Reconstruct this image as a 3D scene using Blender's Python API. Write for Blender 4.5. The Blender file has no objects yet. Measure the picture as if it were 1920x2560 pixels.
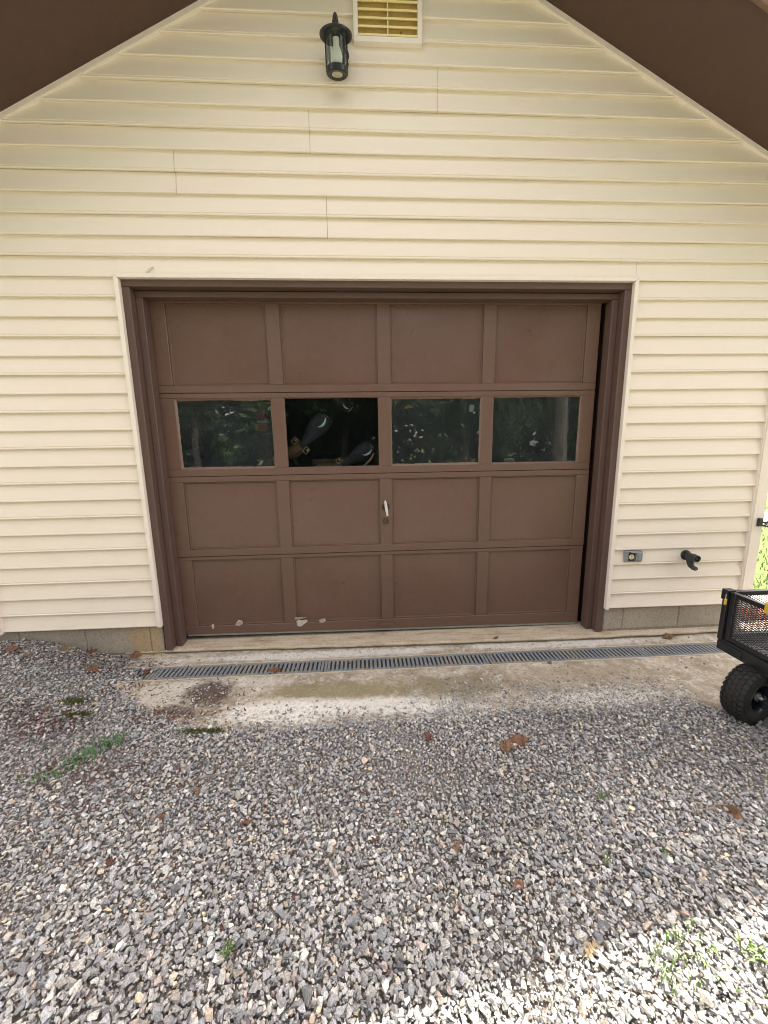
import bpy, bmesh, math, random
import numpy as np
from mathutils import Vector, Matrix, Euler, noise
random.seed(7); rng = np.random.default_rng(11)
sc = bpy.context.scene; COL = sc.collection
R_ = math.radians
# ------------------------------------------------------------------ camera
cam = bpy.data.cameras.new("camera"); camo = bpy.data.objects.new("camera", cam); COL.objects.link(camo)
cam.sensor_fit = 'HORIZONTAL'; cam.sensor_width = 36; cam.lens = 943.13/1920*36; cam.clip_start = .02; cam.clip_end = 500
def rotm(p, y, r):
    Rz = Matrix.Rotation(y, 3, 'Z'); Rx = Matrix.Rotation(p, 3, 'X'); Ry = Matrix.Rotation(r, 3, 'Y')
    return Rz @ Rx @ Ry
CM = rotm(-0.17262, -0.05336, 0.01571) @ Matrix(((1, 0, 0), (0, 0, -1), (0, 1, 0)))
camo.matrix_world = Matrix.Translation((0, -2.3297, 1.1038)) @ CM.to_4x4()
sc.camera = camo
sc.render.resolution_x = 768; sc.render.resolution_y = 1024
# ------------------------------------------------------------------ light
SUN = Vector((.30, .316, 1)).normalized()
w = bpy.data.worlds.new("World"); sc.world = w; w.use_nodes = True
nt = w.node_tree; bg = nt.nodes['Background']; sky = nt.nodes.new('ShaderNodeTexSky')
sky.sky_type = 'NISHITA'; sky.sun_disc = False
sky.sun_elevation = math.asin(SUN.z); sky.sun_rotation = math.atan2(SUN.x, SUN.y)
sky.dust_density = 2.0; sky.air_density = .8
hz = nt.nodes.new('ShaderNodeRGBToBW'); nt.links.new(sky.outputs[0], hz.inputs[0])      # added warm grey tint over the blue sky, brightens and warms the shade
ht = nt.nodes.new('ShaderNodeMix'); ht.data_type = 'RGBA'; ht.blend_type = 'MULTIPLY'; ht.inputs[0].default_value = 1; ht.inputs[7].default_value = (1.52, 1.35, 1.20, 1); nt.links.new(hz.outputs[0], ht.inputs[6])
hm = nt.nodes.new('ShaderNodeMix'); hm.data_type = 'RGBA'; hm.inputs[0].default_value = .75; nt.links.new(sky.outputs[0], hm.inputs[6]); nt.links.new(ht.outputs[2], hm.inputs[7])
nt.links.new(hm.outputs[2], bg.inputs[0]); bg.inputs[1].default_value = 0.15
sl = bpy.data.lights.new("sun", 'SUN'); sl.energy = 2.7; sl.angle = R_(.6); sl.color = (1, .94, .82)
so = bpy.data.objects.new("sun", sl); COL.objects.link(so); so.rotation_euler = SUN.to_track_quat('Z', 'Y').to_euler(); so.location = (3, 4, 9)
sc.view_settings.view_transform = 'Standard'; sc.view_settings.look = 'None'; sc.view_settings.gamma = 1
sc.view_settings.use_curve_mapping = False
sc.view_settings.exposure = 2.6
sc.cycles.filter_width = 1.0
# ------------------------------------------------------------------ helpers
class MB:
    def __init__(s): s.v = []; s.f = []
    def add(s, vs, fs):
        b = len(s.v); s.v += [tuple(p) for p in vs]; s.f += [tuple(i+b for i in f) for f in fs]; return s
    def box(s, x0, x1, y0, y1, z0, z1, M=None):
        vs = [Vector((x, y, z)) for z in (z0, z1) for y in (y0, y1) for x in (x0, x1)]
        if M is not None: vs = [M @ p for p in vs]
        return s.add(vs, [(0, 2, 3, 1), (4, 5, 7, 6), (0, 1, 5, 4), (2, 6, 7, 3), (0, 4, 6, 2), (1, 3, 7, 5)])
    def hexa(s, a, b):          # a, b: four points each, quads joined
        return s.add(list(a)+list(b), [(3, 2, 1, 0), (4, 5, 6, 7), (0, 1, 5, 4), (1, 2, 6, 5), (2, 3, 7, 6), (3, 0, 4, 7)])
    def tube(s, pts, rad, n=8, caps=True):
        pts = [Vector(p) for p in pts]; k = len(pts)
        if not hasattr(rad, '__len__'): rad = [rad]*k
        ring = []; up = Vector((0, 0, 1)); prev = None
        for i, p in enumerate(pts):
            d = (pts[min(i+1, k-1)]-pts[max(i-1, 0)]).normalized()
            if prev is None: prev = d.cross(up) if abs(d.z) < .9 else d.cross(Vector((1, 0, 0)))
            x = (prev-d*prev.dot(d)).normalized(); prev = x; y = d.cross(x)
            ring.append([p+(x*math.cos(2*math.pi*j/n)+y*math.sin(2*math.pi*j/n))*rad[i] for j in range(n)])
        vs = [q for r in ring for q in r]; fs = []
        for i in range(k-1):
            for j in range(n): fs.append((i*n+j, i*n+(j+1) % n, (i+1)*n+(j+1) % n, (i+1)*n+j))
        if caps: fs.append(tuple(range(n))[::-1]); fs.append(tuple((k-1)*n+j for j in range(n)))
        return s.add(vs, fs)
    def lathe(s, prof, M=None, n=24, close=False):   # prof: (radius, height) about local Z
        k = len(prof); vs = []
        for r, h in prof:
            for j in range(n):
                a = 2*math.pi*j/n; p = Vector((r*math.cos(a), r*math.sin(a), h)); vs.append(M @ p if M is not None else p)
        fs = []
        for i in range(k if close else k-1):
            i2 = (i+1) % k
            for j in range(n): fs.append((i*n+j, i*n+(j+1) % n, i2*n+(j+1) % n, i2*n+j))
        return s.add(vs, fs)
    def build(s, name, mat, parent=None, org=(0, 0, 0), bevel=0, smooth=False, seg=1):
        me = bpy.data.meshes.new(name); o = Vector(org)
        me.from_pydata([tuple(Vector(p)-o) for p in s.v], [], s.f)
        bm = bmesh.new(); bm.from_mesh(me)
        bmesh.ops.remove_doubles(bm, verts=bm.verts, dist=1e-6) if smooth else None
        bmesh.ops.recalc_face_normals(bm, faces=bm.faces)
        if bevel:
            es = [e for e in bm.edges if len(e.link_faces) == 2 and e.calc_face_angle(0) > .6]
            bmesh.ops.bevel(bm, geom=es, offset=bevel, segments=seg, affect='EDGES', clamp_overlap=True)
        bm.to_mesh(me); bm.free()
        if mat: me.materials.append(mat)
        if smooth:
            me.polygons.foreach_set('use_smooth', [True]*len(me.polygons))
            try: me.set_sharp_from_angle(angle=R_(40))
            except Exception: pass
        ob = bpy.data.objects.new(name, me); COL.objects.link(ob)
        if parent is not None:
            ob.parent = parent; ob.location = o-wloc(parent)
        else: ob.location = o
        return ob
def wloc(o):
    p = Vector((0, 0, 0))
    while o is not None: p = p+Vector(o.location); o = o.parent
    return p
def tag(o, label=None, cat=None, group=None, kind=None):
    if label: o['label'] = label
    if cat: o['category'] = cat
    if group: o['group'] = group
    if kind: o['kind'] = kind
    return o
def empty(name, loc, label, cat, group=None):
    o = bpy.data.objects.new(name, None); COL.objects.link(o); o.location = loc; o.empty_display_size = .1
    return tag(o, label, cat, group)
def copy_tree(o, parent=None):
    c = o.copy(); COL.objects.link(c); c.parent = parent
    for ch in list(o.children): copy_tree(ch, c)
    return c
# ------------------------------------------------------------------ materials
def mat(name):
    m = bpy.data.materials.new(name); m.use_nodes = True; n = m.node_tree
    return m, n, n.nodes['Principled BSDF']
def N(n, t, **k):
    nd = n.nodes.new(t)
    for a, b in k.items():
        if a.startswith('i_'):
            nd.inputs[a[2:].replace('_', ' ')].default_value = b
        else: setattr(nd, a, b)
    return nd
def L(n, a, b): n.links.new(a, b)
def coords(n, scale=(1, 1, 1), attr=None):
    if attr: c = N(n, 'ShaderNodeAttribute', attribute_name=attr).outputs['Vector']
    else: c = N(n, 'ShaderNodeNewGeometry').outputs['Position']
    mp = N(n, 'ShaderNodeMapping'); mp.inputs['Scale'].default_value = scale; L(n, c, mp.inputs[0]); return mp.outputs[0]
def noise_t(n, co, scale, detail=4, rough=.6, dist=0):
    t = N(n, 'ShaderNodeTexNoise'); t.inputs['Scale'].default_value = scale; t.inputs['Detail'].default_value = detail
    t.inputs['Roughness'].default_value = rough; t.inputs['Distortion'].default_value = dist; L(n, co, t.inputs['Vector']); return t.outputs['Fac']
def ramp(n, fac, stops):
    r = N(n, 'ShaderNodeValToRGB'); e = r.color_ramp.elements
    while len(e) < len(stops): e.new(.5)
    for el, (p, c) in zip(e, stops):
        el.position = p; el.color = (c, c, c, 1) if not hasattr(c, '__len__') else (*c, 1)
    L(n, fac, r.inputs[0]); return r.outputs[0]
def mix(n, fac, a, b, mode='MIX'):
    m = N(n, 'ShaderNodeMix', data_type='RGBA', blend_type=mode)
    for k, s, x in ((0, m.inputs[0], fac), (1, m.inputs[6], a), (1, m.inputs[7], b)):
        if hasattr(x, 'is_linked'): L(n, x, s)
        elif hasattr(x, '__len__'): s.default_value = (*x, 1)
        else: s.default_value = (x, x, x, 1) if k else x
    return m.outputs[2]
def math_(n, op, a, b=None, clamp=False):
    m = N(n, 'ShaderNodeMath', operation=op); m.use_clamp = clamp
    for s, x in zip(m.inputs, (a, b)):
        if x is None: continue
        if hasattr(x, 'is_linked'): L(n, x, s)
        else: s.default_value = x
    return m.outputs[0]
def bump(n, h, strength, dist, bs):
    b = N(n, 'ShaderNodeBump'); b.inputs['Strength'].default_value = strength; b.inputs['Distance'].default_value = dist
    L(n, h, b.inputs['Height']); L(n, b.outputs[0], bs.inputs['Normal'])
def simple(name, col, rough=.5, metal=0, var=.12, sc_=30, bmp=0, bd=.002, stretch=(1, 1, 1), spec=.5):
    m, n, b = mat(name); co = coords(n, stretch)
    f = noise_t(n, co, sc_, 5)
    lo = [c*(1-var) for c in col]; hi = [min(1, c*(1+var)) for c in col]
    L(n, ramp(n, f, [(.3, lo), (.7, hi)]), b.inputs['Base Color'])
    b.inputs['Roughness'].default_value = rough; b.inputs['Metallic'].default_value = metal
    b.inputs['Specular IOR Level'].default_value = spec
    if bmp: bump(n, f, bmp, bd, b)
    return m
def spots(n, co, scale, thr, soft=.02):   # small specks
    v = N(n, 'ShaderNodeTexVoronoi'); v.inputs['Scale'].default_value = scale; L(n, co, v.inputs['Vector'])
    return ramp(n, v.outputs['Distance'], [(thr, 1), (thr+soft, 0)])
def blob(n, pos, cx, cy, rx, ry, warp=.35, ns=9):     # an irregular stain of its own shape
    sx = N(n, 'ShaderNodeSeparateXYZ'); L(n, pos, sx.inputs[0])
    a = math_(n, 'DIVIDE', math_(n, 'SUBTRACT', sx.outputs[0], cx), rx); b = math_(n, 'DIVIDE', math_(n, 'SUBTRACT', sx.outputs[1], cy), ry)
    d = math_(n, 'SQRT', math_(n, 'ADD', math_(n, 'MULTIPLY', a, a), math_(n, 'MULTIPLY', b, b)))
    nz = noise_t(n, pos, ns, 6, .65)
    d = math_(n, 'ADD', d, math_(n, 'MULTIPLY', math_(n, 'SUBTRACT', nz, .5), warp*4))
    return ramp(n, d, [(.55, 1), (1.15, 0)])

def vinyl(name, col):
    m, n, b = mat(name); co = coords(n, (1.2, 1.2, 45)); g = noise_t(n, co, 3, 6, .7)
    co2 = coords(n); big = noise_t(n, co2, 1.3, 3)
    c = mix(n, ramp(n, g, [(.3, 0), (.7, 1)]), [x*.965 for x in col], col)
    c = mix(n, math_(n, 'MULTIPLY', ramp(n, big, [(.35, 0), (.7, 1)]), .35), c, (col[0]*.97, col[1]*.96, col[2]*.93))
    # fine dirt specks, more of them low on the wall
    sx = N(n, 'ShaderNodeSeparateXYZ'); L(n, co2, sx.inputs[0])
    low = ramp(n, math_(n, 'MULTIPLY', sx.outputs[2], .9), [(.0, 1), (.9, .25)])
    v = N(n, 'ShaderNodeTexVoronoi'); v.inputs['Scale'].default_value = 16; L(n, coords(n, (1, .3, 1.6)), v.inputs['Vector'])
    sep = N(n, 'ShaderNodeSeparateColor'); L(n, v.outputs['Color'], sep.inputs[0])
    sp = math_(n, 'MULTIPLY', ramp(n, v.outputs['Distance'], [(.035, 1), (.06, 0)]), ramp(n, math_(n, 'MULTIPLY', sep.outputs[0], low), [(.50, 0), (.54, 1)]))
    c = mix(n, math_(n, 'MULTIPLY', sp, .75), c, (.09, .075, .055))
    dirt = math_(n, 'MULTIPLY', ramp(n, noise_t(n, coords(n, (1, 1, 2.5)), 5, 7, .75), [(.5, 0), (.8, 1)]), math_(n, 'MULTIPLY', low, .22))
    c = mix(n, dirt, c, (.36, .32, .24))
    L(n, c, b.inputs['Base Color']); b.inputs['Roughness'].default_value = .42
    bump(n, g, .25, .0012, b); return m
M_SIDE = vinyl('vinyl_siding', (.785, .695, .592))
M_TRIM = simple('cream_trim', (.78, .70, .62), .4, var=.03, sc_=12)
M_POST = simple('corner_vinyl', (.77, .68, .60), .42, var=.03, sc_=12, stretch=(4, 4, .4), bmp=.1, bd=.001)
def brown(name, col, stretch=(1, 1, 1), rough=.42, bs=.18):
    m, n, b = mat(name); co = coords(n, stretch); f = noise_t(n, co, 26, 7, .65); g = noise_t(n, coords(n), 1.8, 4)
    c = mix(n, ramp(n, f, [(.3, 0), (.72, 1)]), [x*.9 for x in col], [x*1.08 for x in col])
    c = mix(n, ramp(n, g, [(.35, 0), (.7, .5)]), c, (col[0]*1.12, col[1]*1.14, col[2]*1.16))
    sp = spots(n, coords(n), 34, .035, .03)
    v = ramp(n, noise_t(n, coords(n), 7, 2), [(.58, 0), (.66, 1)])
    c = mix(n, math_(n, 'MULTIPLY', math_(n, 'MULTIPLY', sp, v), .7), c, (.34, .27, .22))
    L(n, c, b.inputs['Base Color'])
    L(n, ramp(n, noise_t(n, coords(n), 5, 6), [(.3, rough-.06), (.7, rough+.1)]), b.inputs['Roughness'])
    bump(n, mix(n, .5, f, noise_t(n, coords(n), 4, 3)), bs, .003, b); return m
M_DOOR = brown('brown_door_paint', (.124, .068, .049), rough=.33, bs=.26)
M_STILE = brown('brown_rail_paint', (.127, .071, .051), (.5, 1, 1))
M_JAMB = brown('brown_jamb_paint', (.098, .057, .046), (3, 3, .25), .5)
M_HEAD = brown('brown_header_paint', (.098, .057, .044), (.25, 3, 3), .5)
M_SOFF = brown('brown_soffit', (.074, .039, .027), (1, 1, 1), .6, .06)
M_FASC = simple('brown_fascia', (.15, .085, .06), .5)
M_DRIP = simple('pale_roof_edge', (.55, .56, .60), .45, var=.15, sc_=20)
M_ROOF = simple('asphalt_shingle', (.09, .08, .07), .95, var=.35, sc_=80, bmp=.5)
M_BLACK = simple('black_metal', (.012, .012, .013), .38, var=.3, sc_=60, bmp=.08)
M_CART = simple('black_powder_coat', (.014, .015, .018), .33, var=.3, sc_=30, bmp=.05)
M_RUB = simple('tyre_rubber', (.014, .013, .0125), .78, var=.4, sc_=45, bmp=.3)
M_PIPE = simple('black_plastic', (.022, .024, .026), .5, var=.25, sc_=50)
M_GREY = simple('grey_plastic', (.22, .23, .24), .45, var=.12, sc_=60)
M_CREAMP = simple('cream_plastic', (.72, .64, .42), .4, var=.05)
M_DARK = simple('dark_slot', (.01, .01, .01), .8)
M_METAL = simple('worn_metal', (.62, .60, .56), .35, metal=.85, var=.2, sc_=80)
M_BULB = simple('white_bulb', (.78, .76, .68), .35, var=.08, sc_=120)
M_YEL = simple('yellow_plastic', (.60, .38, .03), .5, var=.1)
M_LEAF = None
def leafm(name, a, b2, rough=.7, trans=False):
    m, n, b = mat(name); f = noise_t(n, coords(n), 55, 5, .7); L(n, ramp(n, f, [(.32, a), (.68, b2)]), b.inputs['Base Color'])
    b.inputs['Roughness'].default_value = rough; bump(n, f, .5, .003, b)
    if trans: b.inputs['Subsurface Weight'].default_value = 0
    return m
M_LRUST = leafm('rust_leaf', (.10, .045, .025), (.20, .095, .05))
M_LDARK = leafm('dark_leaf', (.06, .02, .014), (.13, .045, .03))
M_LTAN = leafm('tan_leaf', (.17, .125, .07), (.27, .21, .12))
M_LBRN = leafm('brown_leaf', (.10, .055, .028), (.22, .12, .055))
M_TWIG = simple('grey_twig', (.20, .16, .125), .8, var=.35, sc_=60)
M_MOSS = leafm('moss', (.05, .06, .015), (.13, .14, .03), .9)
M_GREEN = leafm('green_blade', (.06, .10, .02), (.12, .19, .05), .5)
M_GREY_G = leafm('weed_green', (.04, .10, .035), (.10, .20, .07), .55)
M_BARK = simple('bark', (.16, .14, .12), .9, var=.5, sc_=14, bmp=.8, bd=.02, stretch=(3, 3, .5))
M_FOL = leafm('foliage', (.02, .05, .012), (.07, .13, .03), .5)
# yellowed translucent vent plastic
M_VENT = simple('yellowed_louver', (.80, .66, .30), .4, var=.06, sc_=20)
M_VENTIN = simple('vent_screen', (.56, .42, .17), .7, var=.18, sc_=190, stretch=(1, 1, 1))
# galvanised grate
def grate_m():
    m, n, b = mat('grey_grate'); f = noise_t(n, coords(n), 60, 6, .7); g = noise_t(n, coords(n), 5, 4)
    c = ramp(n, f, [(.3, (.125, .145, .158)), (.7, (.22, .245, .26))])
    c = mix(n, ramp(n, g, [(.45, 0), (.7, .6)]), c, (.30, .26, .20)); L(n, c, b.inputs['Base Color'])
    b.inputs['Roughness'].default_value = .55; bump(n, f, .2, .001, b); return m
M_GRATE = grate_m()
M_CHEDGE = simple('polymer_channel', (.50, .42, .30), .7, var=.2, sc_=25)
# concrete
def concrete():
    m, n, b = mat('weathered_concrete'); pos = coords(n)
    f = noise_t(n, pos, 4.5, 8, .68); g = noise_t(n, pos, 60, 6, .75); h = noise_t(n, pos, 13, 8, .75)
    c = ramp(n, f, [(.3, (.25, .20, .14)), (.5, (.43, .375, .29)), (.68, (.60, .545, .45))])
    c = mix(n, ramp(n, h, [(.42, 0), (.62, .7)]), c, (.22, .18, .125)); c = mix(n, ramp(n, noise_t(n, pos, 21, 8, .8, .5), [(.52, 0), (.62, .75)]), c, (.66, .62, .54))
    def st(c, cx, cy, rx, ry, col, k, warp=.35, ns=9): return mix(n, math_(n, 'MULTIPLY', blob(n, pos, cx, cy, rx, ry, warp, ns), k), c, col)
    c = st(c, -.18, -.44, .50, .10, (.22, .185, .085), .75)
    c = st(c, .50, -.44, .42, .11, (.20, .165, .085), .75)
    c = st(c, 1.2, -.40, .60, .10, (.33, .265, .18), .6)
    c = st(c, -.42, -.58, .40, .11, (.74, .71, .64), .9, .3, 14); c = st(c, -.85, -.33, .5, .06, (.60, .57, .50), .6, .4, 14)
    c = st(c, .05, -.57, .50, .075, (.70, .68, .62), .8, .35, 12)
    c = st(c, 1.2, -.60, .45, .07, (.62, .60, .55), .75, .35, 12); c = st(c, .35, -.61, .35, .05, (.66, .64, .58), .8, .35, 12)
    c = st(c, -.3, -.08, 1.2, .045, (.66, .64, .59), .8, .4, 12)
    c = st(c, 1.3, -.08, .9, .045, (.64, .62, .57), .75, .4, 12)
    c = st(c, -1.12, -.40, .16, .12, (.56, .52, .45), .6, .3, 12)
    c = st(c, -.87, -.40, .16, .13, (.075, .05, .032), .95, .35, 16)
    c = st(c, -1.02, -.55, .14, .07, (.10, .07, .045), .8, .35, 16)
    sp = spots(n, pos, 75, .17, .08); c = mix(n, math_(n, 'MULTIPLY', sp, ramp(n, noise_t(n, pos, 9, 3), [(.42, 0), (.6, .8)])), c, (.12, .10, .08))
    c = mix(n, math_(n, 'MULTIPLY', ramp(n, g, [(.5, 0), (.68, 1)]), .5), c, (.16, .135, .10))
    c = mix(n, ramp(n, noise_t(n, pos, 34, 6, .8), [(.55, 0), (.63, .6)]), c, (.20, .165, .12))
    L(n, c, b.inputs['Base Color']); b.inputs['Roughness'].default_value = .9
    bump(n, mix(n, .5, g, h), .9, .008, b); return m
M_CONC = concrete()
def sillm():
    m, n, b = mat('stained_sill'); pos = coords(n); f = noise_t(n, coords(n, (1, 4, 1)), 5, 8, .7); g = noise_t(n, pos, 50, 5, .7)
    c = ramp(n, f, [(.3, (.30, .20, .11)), (.48, (.47, .39, .28)), (.7, (.56, .49, .38))])
    geo = N(n, 'ShaderNodeNewGeometry'); sx = N(n, 'ShaderNodeSeparateXYZ'); L(n, geo.outputs['Normal'], sx.inputs[0])
    c = mix(n, math_(n, 'MULTIPLY', ramp(n, g, [(.48, 0), (.7, 1)]), .5), c, (.22, .17, .12))
    e = N(n, 'ShaderNodeSeparateXYZ'); L(n, pos, e.inputs[0])
    mossf = ramp(n, noise_t(n, coords(n, (1, 1, 1)), 6, 6), [(.38, .5), (.6, 1)])
    c = mix(n, math_(n, 'MULTIPLY', math_(n, 'MULTIPLY', mossf, ramp(n, math_(n, 'MULTIPLY', e.outputs[2], -1), [(.183, 0), (.19, .8)]))  , .9), c, (.13, .125, .085))
    L(n, c, b.inputs['Base Color']); b.inputs['Roughness'].default_value = .9; bump(n, mix(n, .5, f, g), .6, .006, b); return m
M_SILL = sillm()
def blockm():
    m, n, b = mat('grey_block'); pos = coords(n); f = noise_t(n, pos, 3, 6, .6); g = noise_t(n, pos, 90, 5, .8)
    c = ramp(n, f, [(.35, (.29, .25, .20)), (.65, (.38, .33, .26))])
    c = mix(n, blob(n, pos, -1.42, 0, .12, .3, .3), c, (.42, .31, .17))
    c = mix(n, math_(n, 'MULTIPLY', ramp(n, g, [(.45, 0), (.65, 1)]), .55), c, (.15, .125, .10))
    L(n, c, b.inputs['Base Color']); b.inputs['Roughness'].default_value = .95; bump(n, g, .8, .004, b); return m
M_BLOCK = blockm()
M_MORT = simple('mortar', (.24, .21, .17), .95, var=.3, sc_=60, bmp=.6)
def soil():
    m, n, b = mat('soil'); pos = coords(n); f = noise_t(n, pos, 90, 8, .75); g = noise_t(n, pos, 3, 4)
    c = ramp(n, f, [(.3, (.075, .064, .054)), (.5, (.21, .19, .165)), (.72, (.38, .35, .315))])
    c = mix(n, ramp(n, g, [(.45, 0), (.75, .4)]), c, (.10, .075, .055)); L(n, c, b.inputs['Base Color'])
    b.inputs['Roughness'].default_value = 1; bump(n, f, 1, .01, b); return m
M_SOIL = soil()
def stonem():
    m, n, b = mat('crushed_stone')
    tone = N(n, 'ShaderNodeAttribute', attribute_name='tone').outputs['Color']
    co = coords(n, (1, 3.5, 1), 'loc'); f = noise_t(n, co, 170, 4, .6, .6); g = noise_t(n, coords(n, (1, 1, 1), 'loc'), 420, 4, .7)
    c = mix(n, ramp(n, f, [(.36, .62), (.64, 1.28)]), 0, tone, 'MULTIPLY') if False else mix(n, 1.0, tone, ramp(n, f, [(.36, .55), (.66, 1.3)]), 'MULTIPLY')
    c = mix(n, 1.0, c, ramp(n, g, [(.35, .75), (.65, 1.15)]), 'MULTIPLY')
    L(n, c, b.inputs['Base Color']); b.inputs['Roughness'].default_value = .85; b.inputs['Specular IOR Level'].default_value = .3
    bump(n, g, .4, .002, b); return m
M_STONE = stonem()
def glassm(name, dust, refl=1.0):
    m, n, b = mat(name); out = n.nodes['Material Output']; n.nodes.remove(b)
    tr = N(n, 'ShaderNodeBsdfTransparent'); tr.inputs[0].default_value = (.86, .9, .9, 1)
    gl = N(n, 'ShaderNodeBsdfGlossy'); gl.inputs['Roughness'].default_value = .015
    fr = N(n, 'ShaderNodeFresnel'); fr.inputs[0].default_value = 1.5
    mx = N(n, 'ShaderNodeMixShader'); L(n, math_(n, 'MULTIPLY', fr.outputs[0], 1.15*refl, True), mx.inputs[0]); L(n, tr.outputs[0], mx.inputs[1]); L(n, gl.outputs[0], mx.inputs[2])
    bmp = N(n, 'ShaderNodeBump'); bmp.inputs['Strength'].default_value = .03; bmp.inputs['Distance'].default_value = .01
    L(n, noise_t(n, coords(n), 5, 2), bmp.inputs['Height']); L(n, bmp.outputs[0], gl.inputs['Normal'])
    df = N(n, 'ShaderNodeBsdfDiffuse'); df.inputs[0].default_value = (.42, .47, .52, 1)
    f1 = noise_t(n, coords(n), 6, 7, .7); f2 = noise_t(n, coords(n, (1, 1, .15)), 60, 4, .7)
    d = math_(n, 'MULTIPLY', math_(n, 'ADD', ramp(n, f1, [(.3, .4), (.75, 1)]), ramp(n, f2, [(.6, 0), (.75, .8)])), dust)
    sp = math_(n, 'MULTIPLY', spots(n, coords(n), 42, .05, .05), min(1, dust*6))
    d = math_(n, 'MAXIMUM', d, sp)
    m2 = N(n, 'ShaderNodeMixShader'); L(n, d, m2.inputs[0]); L(n, mx.outputs[0], m2.inputs[1]); L(n, df.outputs[0], m2.inputs[2])
    L(n, m2.outputs[0], out.inputs[0]); return m
M_GL = glassm('dusty_glass', .05, 1.25); M_GL2 = glassm('clean_glass', .006, .40); M_GLL = glassm('lamp_glass', .05, .6)

# ------------------------------------------------------------------ ground shape
def ss(a, b, x):
    t = np.clip((x-a)/(b-a), 0, 1); return t*t*(3-2*t)
def slabz(y): return -.205+.03*y
def hg(x, y):                        # gravel surface
    x = np.asarray(x, float); y = np.asarray(y, float)
    z = -.224-.012*np.clip(-.66-y, 0, 6)
    z = z+.15*ss(-1.48, -2.15, x)*ss(-.85, -.05, y)
    z = z+.008*np.sin(x*3.1+1)*np.sin(y*4.3)*ss(-.7, -1., y)+.004*np.sin(x*9+y*7)*ss(-.7, -1., y)
    return z
EX = [-3.5, -1.60, -1.50, -1.42, -1.30, -1.06, -.85, -.44, .15, .35, .65, 1.2, 1.6, 1.78, 2.3, 4]
EY = [.30, .10, -.06, -.20, -.40, -.57, -.672, -.70, -.665, -.66, -.65, -.65, -.675, -.69, -.70, -.72]
def yedge(x): return np.interp(x, EX, EY)
# big ground sheets
bigg = MB()
g0 = MB(); g0.add([(-120, -120, -.34), (120, -120, -.34), (120, 150, -.34), (-120, 150, -.34)], [(0, 1, 2, 3)])
def lawnm():
    m, n, b = mat('lawn_green'); pos = coords(n); f = noise_t(n, pos, 30, 7, .8); g = noise_t(n, pos, 1.2, 4)
    c = ramp(n, f, [(.3, (.035, .075, .012)), (.7, (.15, .24, .045))]); c = mix(n, ramp(n, g, [(.4, 0), (.7, .4)]), c, (.20, .22, .07))
    L(n, c, b.inputs['Base Color']); b.inputs['Roughness'].default_value = .9; bump(n, f, 1, .03, b); return m
M_LAWN = lawnm()
tag(g0.build('ground', M_LAWN), kind='structure')
def grid(name, xs, ys, fz, m):
    vs = [(x, y, float(fz(x, y))) for y in ys for x in xs]; k = len(xs)
    fs = [(j*k+i, j*k+i+1, (j+1)*k+i+1, (j+1)*k+i) for j in range(len(ys)-1) for i in range(k-1)]
    b = MB(); b.v = vs; b.f = fs; return b.build(name, m, smooth=False)
def base_z(x, y):
    z = float(hg(x, y))-.012
    if -1.47 < x < 3.2 and y > -.60: z = min(z, -.30)
    return z
tag(grid('gravel_bed', list(np.linspace(-4.6, 4.6, 185)), list(np.linspace(-3.4, .02, 90)), base_z, M_SOIL), kind='structure')
def drivem():
    m, n, b = mat('drive_gravel'); pos = coords(n)
    v = N(n, 'ShaderNodeTexVoronoi'); v.inputs['Scale'].default_value = 45; L(n, pos, v.inputs['Vector'])
    c = mix(n, ramp(n, v.outputs['Distance'], [(.1, 0), (.6, 1)]), (.42, .40, .37), (.08, .07, .06))
    L(n, c, b.inputs['Base Color']); b.inputs['Roughness'].default_value = .95; bump(n, v.outputs['Distance'], .8, -.01, b); return m
M_DRIVE = drivem()
dv = MB().add([(-6, -14, -.33), (6, -14, -.33), (4.6, -3.38, float(hg(0, -3.4))-.012), (-4.6, -3.38, float(hg(0, -3.4))-.012)], [(0, 1, 2, 3)])
tag(dv.build('driveway', M_DRIVE), kind='structure')
# ------------------------------------------------------------------ concrete apron
YB, YF = -.142, -.268        # trench drain back and front
def slab_part(b, x0, x1, yf, yb, nx=60, ny=8, edge=None):
    xs = np.linspace(x0, x1, nx); vs = []; fs = []
    for j in range(ny):
        for i, x in enumerate(xs):
            f0 = yf if edge is None else edge(x); y = f0+(yb-f0)*j/(ny-1)
            vs.append((x, y, slabz(y)+.0015*noise.noise(Vector((x*5, y*5, 0)))-(.012 if (edge is not None and j == 0) else 0)))
    for j in range(ny-1):
        for i in range(nx-1): fs.append((j*nx+i, j*nx+i+1, (j+1)*nx+i+1, (j+1)*nx+i))
    k = len(vs)
    for i, x in enumerate(xs):
        f0 = yf if edge is None else edge(x); vs.append((x, f0, -.33))
    for i in range(nx-1): fs.append((i, k+i, k+i+1, i+1))
    k2 = len(vs)
    for i, x in enumerate(xs): vs.append((x, yb, -.33))
    o = (ny-1)*nx
    for i in range(nx-1): fs.append((o+i, o+i+1, k2+i+1, k2+i))
    b.add(vs, fs)
ap = MB()
slab_part(ap, -1.50, 2.9, YB+.008, .02, 80, 4)
slab_part(ap, -1.44, 2.9, 0, YF-.008, 120, 14, edge=lambda x: float(np.interp(x, [-1.44, -1.3, -1.0, -.85, 0, 1.7, 1.78, 2.9], [-.30, -.45, -.64, -.70, -.70, -.68, -.72, -.72]))+.01*math.sin(x*9))
tag(ap.build('concrete_apron', M_CONC), kind='structure')
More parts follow.
